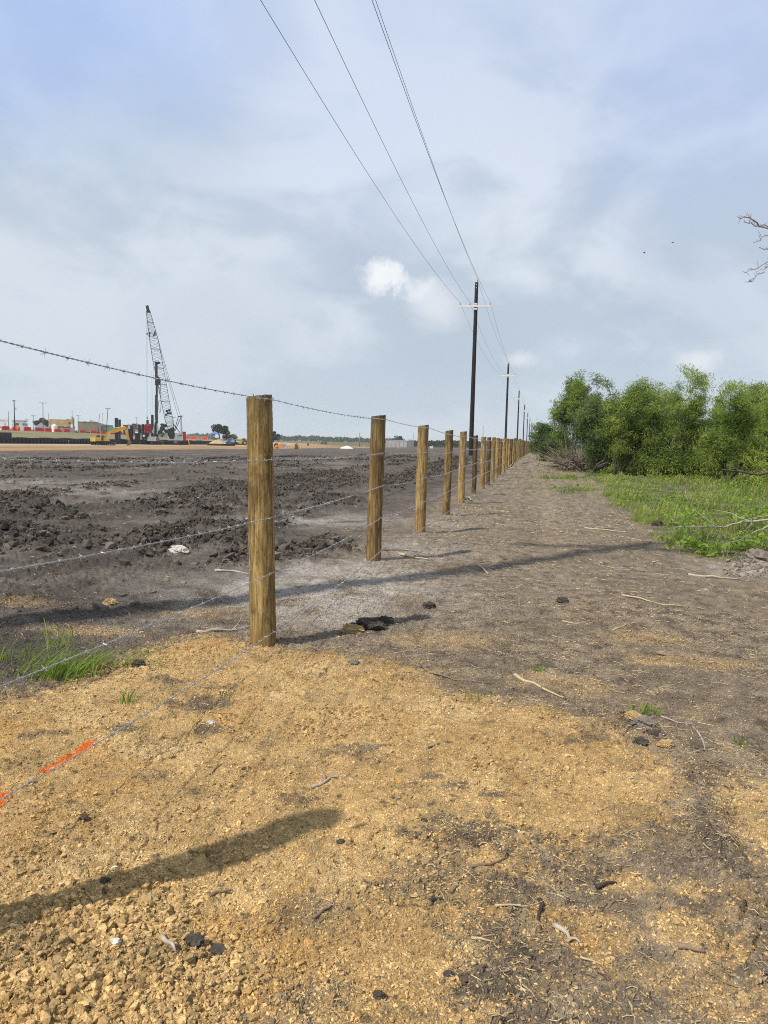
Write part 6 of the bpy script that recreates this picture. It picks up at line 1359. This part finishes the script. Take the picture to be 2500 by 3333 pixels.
# tuft of grass left
def tuft(lab, px, py, rx, ry, n, h, seed, m=None, wind=(.5, 0), name='grass_tuft', wd=.003):
    g = np.random.default_rng(seed); cx, cy = G(px, py); x = cx + g.normal(0, rx, n); y = cy + g.normal(0, ry, n)
    o = link(name, grassmesh(name, x, y, g.uniform(.4, 1.15, n) * h, g.uniform(.6, 1.3, n) * wd, m or grm, seed, .5, wind)); return tag(o, lab, 'grass tuft')
lush = leafmat('lush_blade', (.11, .19, .02), (.26, .36, .07), 6, .45)
tuft('lush green grass tuft at the left edge of the tan sand', 185, 2215, .11, .06, 240, .15, 81, lush, (.7, .05)); tuft('green blades trailing right from the lush tuft', 340, 2195, .13, .03, 50, .12, 82, lush, (1.6, .15)); tuft('thin upright grass behind the lush tuft', 185, 2120, .07, .08, 40, .15, 83, grm, (.1, 0)); tuft('small grass blades left of the lush tuft', 60, 2170, .06, .05, 30, .12, 84, lush, (.3, 0))
tuft('tiny upright green shoot on the sand below the tuft', 418, 2305, .02, .02, 16, .10, 85, lush, (.1, 0)); tuft('small green sprout on the dark path at right', 2085, 2325, .03, .018, 26, .07, 86, lush, (.2, 0)); tuft('single yellow-green sprout right of the small one', 2128, 2328, .012, .012, 9, .07, 87, lush, (.2, 0)); tuft('little green weed on the path left of the pale stick', 1750, 2200, .022, .016, 36, .035, 88, lush, (.1, 0)); tuft('green sprout on the path at the far right', 2400, 2425, .012, .02, 10, .06, 89, lush, (.3, 0)); tuft('sparse grass shoots beside the pale stick', 1530, 2290, .06, .05, 14, .07, 90, grm, (.1, 0))
tuft('grass clump by the far fence bend', 1790, 1560, .35, .3, 160, .22, 91, grm, (.2, 0), wd=.008)
for q, (px, py) in enumerate(((2265, 1792), (2300, 1805), (2345, 1800), (2395, 1790), (2440, 1795), (2240, 1780))):
    g = random.Random(q); P = Vector(GP(px, py)); o = thing('broadleaf_weed', f'broad-leaved green weed, {ORD[q + 1]} from left at the near edge of the grass' if q < 5 else 'broad-leaved weed leaning over the path at the tip of the grass', 'weed', P, 0, 'broad-leaved weeds at the edge of the grass'); b = MB()
    for k in range(11):
        a = g.uniform(0, 6.28); L_ = g.uniform(.12, .25); w = L_ * .2; e = g.uniform(.4, 1.2); d = Vector((math.cos(a) * math.cos(e), math.sin(a) * math.cos(e), math.sin(e))); s = d.cross(Vector((0, 0, 1))).normalized(); n = s.cross(d)
        p0 = d * .04; p1 = d * L_ * .5; p2 = d * L_ - Vector((0, 0, L_ * .25)); b.add([p0, p1 + s * w, p2, p1 - s * w, p1 - n * .012], [(0, 1, 4), (1, 2, 4), (2, 3, 4), (3, 0, 4)])
    b.build('leaves', weedm, o); b = MB(); b.tube([(0, 0, -.02), (0, 0, .07)], .006, 5); b.build('stalk', weedm, o)

# ------------------------------------------------------------------ single things lying on the ground
def rock(name, lab, px, py, size, m, seed, sq=(1, 1, .7), cat='stone', sink=.3, sub=3, rough=.35):
    import bmesh
    bm = bmesh.new(); bmesh.ops.create_icosphere(bm, subdivisions=sub + 1, radius=1.0); V = np.array([v.co[:] for v in bm.verts]); F = np.array([[w.index for w in f.verts] for f in bm.faces]); bm.free()
    u_, v_ = V[:, 0] * 1.3 + V[:, 2] * 1.9 + seed, V[:, 1] * 1.6 - V[:, 2]
    wc = wor(u_, v_ + V[:, 0] * .3, 1.7, seed); wd_ = wor(u_ + 3, v_, 4.2, seed + 3)
    n_ = 1 + rough * .8 * fbm(u_, v_, 1.0, 4, seed) + rough * .9 * (wc[2] - .5) * sm(0, .25, wc[1] - wc[0]) + rough * .45 * (wd_[2] - .5) * sm(0, .3, wd_[1] - wd_[0]) + rough * .12 * vn(u_ * 9, v_ * 9, seed)
    V = V * n_[:, None] * np.array(sq) * size; V[:, 2] += size * sq[2] * (1 - 2 * sink)
    x, y = G(px, py); return tag(link(name, mesh_np(name, V, F, m), None, (x, y, gz(x, y))), lab, cat)
limes = mat('limestone', (.44, .42, .38), .9, var=.25, scale=14, bump=.4); clodm = mat('black_clod', (.070, .058, .048), .97, var=.5, scale=25, bump=.8); tanrock = mat('tan_rock', (.38, .265, .125), .95, var=.3, scale=20, bump=.6); shell = mat('shell_white', (.60, .56, .48), .6, var=.1); claym = mat('clay_grey', (.19, .16, .135), .97, var=.4, scale=14, bump=.8)
rock('white_rock', 'rough white limestone block among black clods left of the nearest post', 583, 1806, .088, limes, 3, (1.15, .9, .62), sink=.25)
# root clod right of the nearest post
for q, (px, py, s, m, lab) in enumerate(((1150, 2060, .052, tanrock, 'tan clod with torn roots at the left end of the dark clod'), (1192, 2052, .075, clodm, 'large black root clod on pale soil right of the nearest post'), (1240, 2040, .060, clodm, 'black clod at the right end of the large root clod'))): rock('soil_clod', lab, px, py, s, m, 21 + q, (1.35, .8, .62), 'clod', .3, 3, .8)
for q, (px, py, s, m, lab) in enumerate(((712, 3087, .027, clodm, 'biggest black clod on the sand at the lower left'), (634, 3076, .024, clodm, 'black clod just left of the biggest one on the sand'), (274, 2673, .014, clodm, 'small black clod on sand near the left edge'), (343, 2866, .015, clodm, 'small dark clod beside the post shadow'), (1109, 2725, .014, clodm, 'flat slate-black chip at the tip of the post shadow'),
        (1380, 2675, .011, clodm, 'round dark pebble in the middle of the tan sand'), (1232, 3230, .014, clodm, 'black pebble near the bottom centre'), (1460, 3160, .013, clodm, 'dark pebble right of the bottom centre'), (1300, 2545, .012, mat('orange_clay', (.55, .26, .05), .9), 'small orange lump of clay on the sand'), (685, 2352, .020, limes, 'pale grey stone on the sand below the nearest post'), (548, 2455, .022, tanrock, 'light tan stone left of centre on the sand'),
        (372, 2816, .009, shell, 'white shell flake on the sand left of the shadow'), (375, 3110, .013, shell, 'pale bony stone in the crumbly sand heap'), (480, 2945, .026, tanrock, 'largest tan lump at the top of the sand heap'), (62, 2845, .018, tanrock, 'tan lump at the left edge above the shadow'), (30, 2825, .022, tanrock, 'bigger tan lump at the left edge'), (205, 2690, .017, tanrock, 'knobbly tan lump under the orange paint'), (1047, 2322, .038, tanrock, 'flat cracked slab of tan sand below the nearest post'),
        (360, 1965 + 0, .05, tanrock, 'yellowish clod in the pole shadow at left'), (450, 2205, .035, clodm, 'black clod beside the trailing grass'), (1830, 1960, .05, clodm, 'small dark root tuft on the path'), (2140, 1708, .10, clodm, 'dark clod on the path near the grass'), (2190, 1712, .07, clodm, 'smaller dark clod right beside the one near the grass'), (1395, 1985, .05, clodm, 'dark crumbly clod right of the root clod'), (1150, 2180 , .03, claym, 'greyish clod at the sand edge'), (2095, 2392, .05, claym, 'cracked brown clod at the head of the dark ridge at right'), (2060, 2372, .035, tanrock, 'tan clod beside the cracked brown one at the ridge head'), (2130, 2425, .04, clodm, 'dark clod just below the cracked brown one'), (2085, 2440, .03, clodm, 'small dark clod at the lower side of the ridge head'), (2165, 2455, .03, tanrock, 'sandy lump right of the ridge head'))):
    rock('soil_clod' if m in (clodm, tanrock, claym) else 'small_stone', lab, px, py, s * .8, m, 40 + q, (1.2, .9, .5 if 'flat' in lab else .75), 'clod' if m in (clodm, tanrock, claym) else 'stone', .3, 2 if s < .03 else 3, .55)
for q, (px, py, s) in enumerate(((2460, 1828, .11), (2490, 1836, .10), (2432, 1838, .06), (2405, 1846, .04), (2498, 1862, .06))): rock('clay_clod', f'{["big", "second", "smaller", "smallest", "edge"][q]} cracked grey clay clod at the right edge below the weeds', px, py, s, claym, 3 + q, (1.1, 1, .75), 'clod', .25, 2, .55)
gq = np.random.default_rng(31); cxy = np.array([G(2452 + gq.normal(0, 32), 1850 + gq.normal(0, 14)) for q in range(420)]); sz = .007 + .013 * gq.pareto(2.2, 420).clip(0, 2.5)
tag(link('clay_crumbs', rocks('clay_crumbs', cxy[:, 0], cxy[:, 1], sz, np.array([[.25, .21, .18]]) * gq.uniform(.6, 1.3, (420, 1)), seed=33)), 'broken grey clay crumbs around the clay clods at the right edge', 'soil', kind='stuff')
stickm = mat('brown_stick', (.20, .145, .10), .8, var=.35, scale=30); greyst = mat('grey_stick', (.36, .31, .26), .8, var=.3, scale=30); palest = mat('straw_stick', (.42, .34, .21), .75, var=.2, scale=30); blkst = mat('charred_stick', (.055, .045, .038), .85, var=.4, scale=30)
STK = [([(1312, 2140), (1345, 2180), (1400, 2205), (1480, 2235), (1600, 2245)], .008, stickm, 3, 'long thin brown twig along the edge of the sand, right of centre'), ([(1672, 2220), (1735, 2248), (1832, 2285)], .011, palest, 0, 'straight pale stick lying on the dark path'), ([(640, 2062), (720, 2058), (812, 2046)], .012, greyst, 2, 'grey stick lying against the foot of the nearest post'), ([(655, 2042), (730, 2052), (810, 2056)], .006, stickm, 1, 'thin brown stick crossing the grey one at the post foot'),
       ([(700, 1858), (760, 1858), (812, 1868)], .014, greyst, 0, 'pale root sticking out left of the nearest post'), ([(2025, 1950), (2080, 1957), (2160, 1970), (2230, 1973), (2295, 1983)], .008, palest, 2, 'long wavy pale twig on the path at right'), ([(2238, 1870), (2320, 1878), (2410, 1888)], .016, greyst, 0, 'straight grey stick near the weeds at right'), ([(1230, 1798), (1290, 1796), (1360, 1797)], .010, stickm, 0, 'brown stick right of the dark-topped post'), ([(1300, 1810), (1350, 1818), (1400, 1823)], .016, palest, 0, 'broken pale slat right of the dark-topped post'),
       ([(1555, 1838), (1572, 1848), (1590, 1862)], .016, greyst, 2, 'short forked branch in the pole shadow on the path'), ([(1490, 1823), (1540, 1832), (1575, 1830)], .008, stickm, 1, 'twig beside the forked branch on the path'), ([(1020, 2548), (1080, 2524), (1140, 2518)], .0065, greyst, 2, 'forked grey twig in the middle of the sand'), ([(670, 2527), (700, 2500), (722, 2480)], .004, stickm, 0, 'thin brown twig on the sand right of the paint'), ([(1018, 2972), (1070, 2935), (1105, 2890)], .005, stickm, 0, 'curved brown twig near the bottom centre'),
       ([(1760, 2915), (1758, 2960), (1762, 3010)], .007, blkst, 0, 'black upright-lying stick at lower right'), ([(1520, 2815), (1600, 2805), (1660, 2785)], .006, stickm, 1, 'brown twig at the edge of the dark smudge'), ([(1392, 2920), (1442, 2908)], .008, blkst, 0, 'short charred stick with a pale end'), ([(1466, 2885), (1510, 2840)], .006, stickm, 0, 'reddish broken stick on the dark smudge'), ([(1805, 3000), (1845, 3025), (1890, 3058)], .008, greyst, 0, 'grey-brown stick at lower right'), ([(1942, 2878), (2008, 2868)], .007, blkst, 0, 'short dark stick on the mottled ground at right'),
       ([(2205, 3070), (2250, 3080), (2295, 3090)], .009, stickm, 0, 'brown bark strip at the lower right'), ([(1535, 3040), (1610, 3050)], .004, palest, 0, 'straight straw stalk at the lower middle'), ([(1612, 2935), (1700, 2932), (1752, 2934)], .0035, palest, 1, 'long straw stalk touching the black stick'), ([(2255, 2375), (2290, 2420), (2292, 2455), (2230, 2472)], .005, greyst, 0, 'hooked thin root on the dark path at right'), ([(2150, 2345), (2200, 2360), (2255, 2366)], .004, greyst, 0, 'thin grey stem beside the green sprouts'),
       ([(1890, 3100), (1930, 3110), (1962, 3118)], .0035, palest, 0, 'pale stalk on dark soil at the lower right'), ([(2045, 3230), (2060, 3280), (2068, 3310)], .003, palest, 0, 'thin pale stem at the bottom right'), ([(530, 3066), (555, 3098), (575, 3110)], .007, greyst, 0, 'stubby pinkish stick in the sand heap'), ([(672, 2910), (720, 2896), (758, 2888)], .006, stickm, 0, 'short purple-brown stick below the post shadow'), ([(632, 3262), (640, 3300), (642, 3322)], .003, palest, 0, 'straw at the very bottom left of centre'),
       ([(2135, 2140), (2240, 2150), (2300, 2166), (2335, 2168)], .009, stickm, 0, 'stick on the tan patch of the path at right'), ([(1900, 1722), (1970, 1728), (2035, 1736)], .013, palest, 0, 'straight pale branch across the middle of the path'), ([(1830, 2030), (1860, 2034), (1885, 2040)], .006, palest, 1, 'small pale twig on the left of the path'), ([(1995, 2055), (2040, 2043), (2050, 2030)], .006, palest, 1, 'bent pale twig on the path'), ([(2355, 2080), (2380, 2058)], .006, blkst, 1, 'black twig on the right of the path'), ([(290, 2645), (330, 2630)], .003, palest, 0, 'tiny pale twig on sand at left'), ([(1395, 2445), (1430, 2432)], .005, blkst, 0, 'short black twig on the sand right of centre')]
for q, (pts, r, m, tw, lab) in enumerate(STK):
    bough(lab, [GP(a, c, r * .7) for a, c in pts], r, m, 200 + q, tw, 'sticks and twigs lying on the ground', 'fallen_stick', 'stick', .18 if r < .01 else .3)
# branch debris by the fence further along
for q, (pts, lab) in enumerate((([(1662, 1528), (1672, 1515), (1698, 1502)], 'curved pinkish branch beside the far fence posts'), ([(1700, 1520), (1730, 1515)], 'short cut branch on the far grass'), ([(1502, 1628), (1525, 1624), (1533, 1634)], 'pale branch at the foot of the fifth post'), ([(1645, 1527), (1675, 1534)], 'dark branch piece by the far fence posts'))):
    bough(lab, [GP(a, c, .04) for a, c in pts], .04, greyst, 300 + q, 2, 'sticks and twigs lying on the ground', 'fallen_stick', 'stick', .5)
# two birds
for q, (px, py, lab) in enumerate(((2097, 823, 'tiny dark bird flying lower left of its mate'), (2190, 790, 'tiny dark bird flying upper right of its mate'))):
    o = thing('bird', lab, 'bird', AT(px, py, 60), .6 * q, 'birds in the sky'); b = MB(); b.tube([(-.10, 0, 0), (-.05, 0, .0), (.02, 0, .01), (.07, 0, .015), (.10, 0, .01)], [.008, .03, .035, .022, .004], 8); b.build('body', blkst, o, True)
    for s in (-1, 1): b = MB(); b.add([(-.04, .02 * s, .02), (.03, .02 * s, .02), (.02, .10 * s, .05), (-.03, .18 * s, .03), (-.05, .09 * s, .04), (0, .08 * s, .035)], [(0, 1, 5), (1, 2, 5), (2, 3, 5), (3, 4, 5), (4, 0, 5)]); b.build('wing', blkst, o)
# ------------------------------------------------------------------ the air
hz = bpy.data.materials.new('air_haze'); hz.use_nodes = True; t_ = hz.node_tree; t_.nodes.clear()
o_ = t_.nodes.new('ShaderNodeOutputMaterial'); v_ = t_.nodes.new('ShaderNodeVolumePrincipled'); t_.links.new(v_.outputs[0], o_.inputs['Volume'])
v_.inputs['Color'].default_value = (.94, .97, 1.0, 1); v_.inputs['Density'].default_value = .00022; v_.inputs['Anisotropy'].default_value = .2
b = MB(); zl = float(Vg[:, 2].min()) - 1.0; b.box((0, 0, (zl + 42) / 2), (11000, 11000, 42 - zl)); o = b.build('haze', hz); o['kind'] = 'stuff'; o['label'] = 'thin pale haze over the whole site'
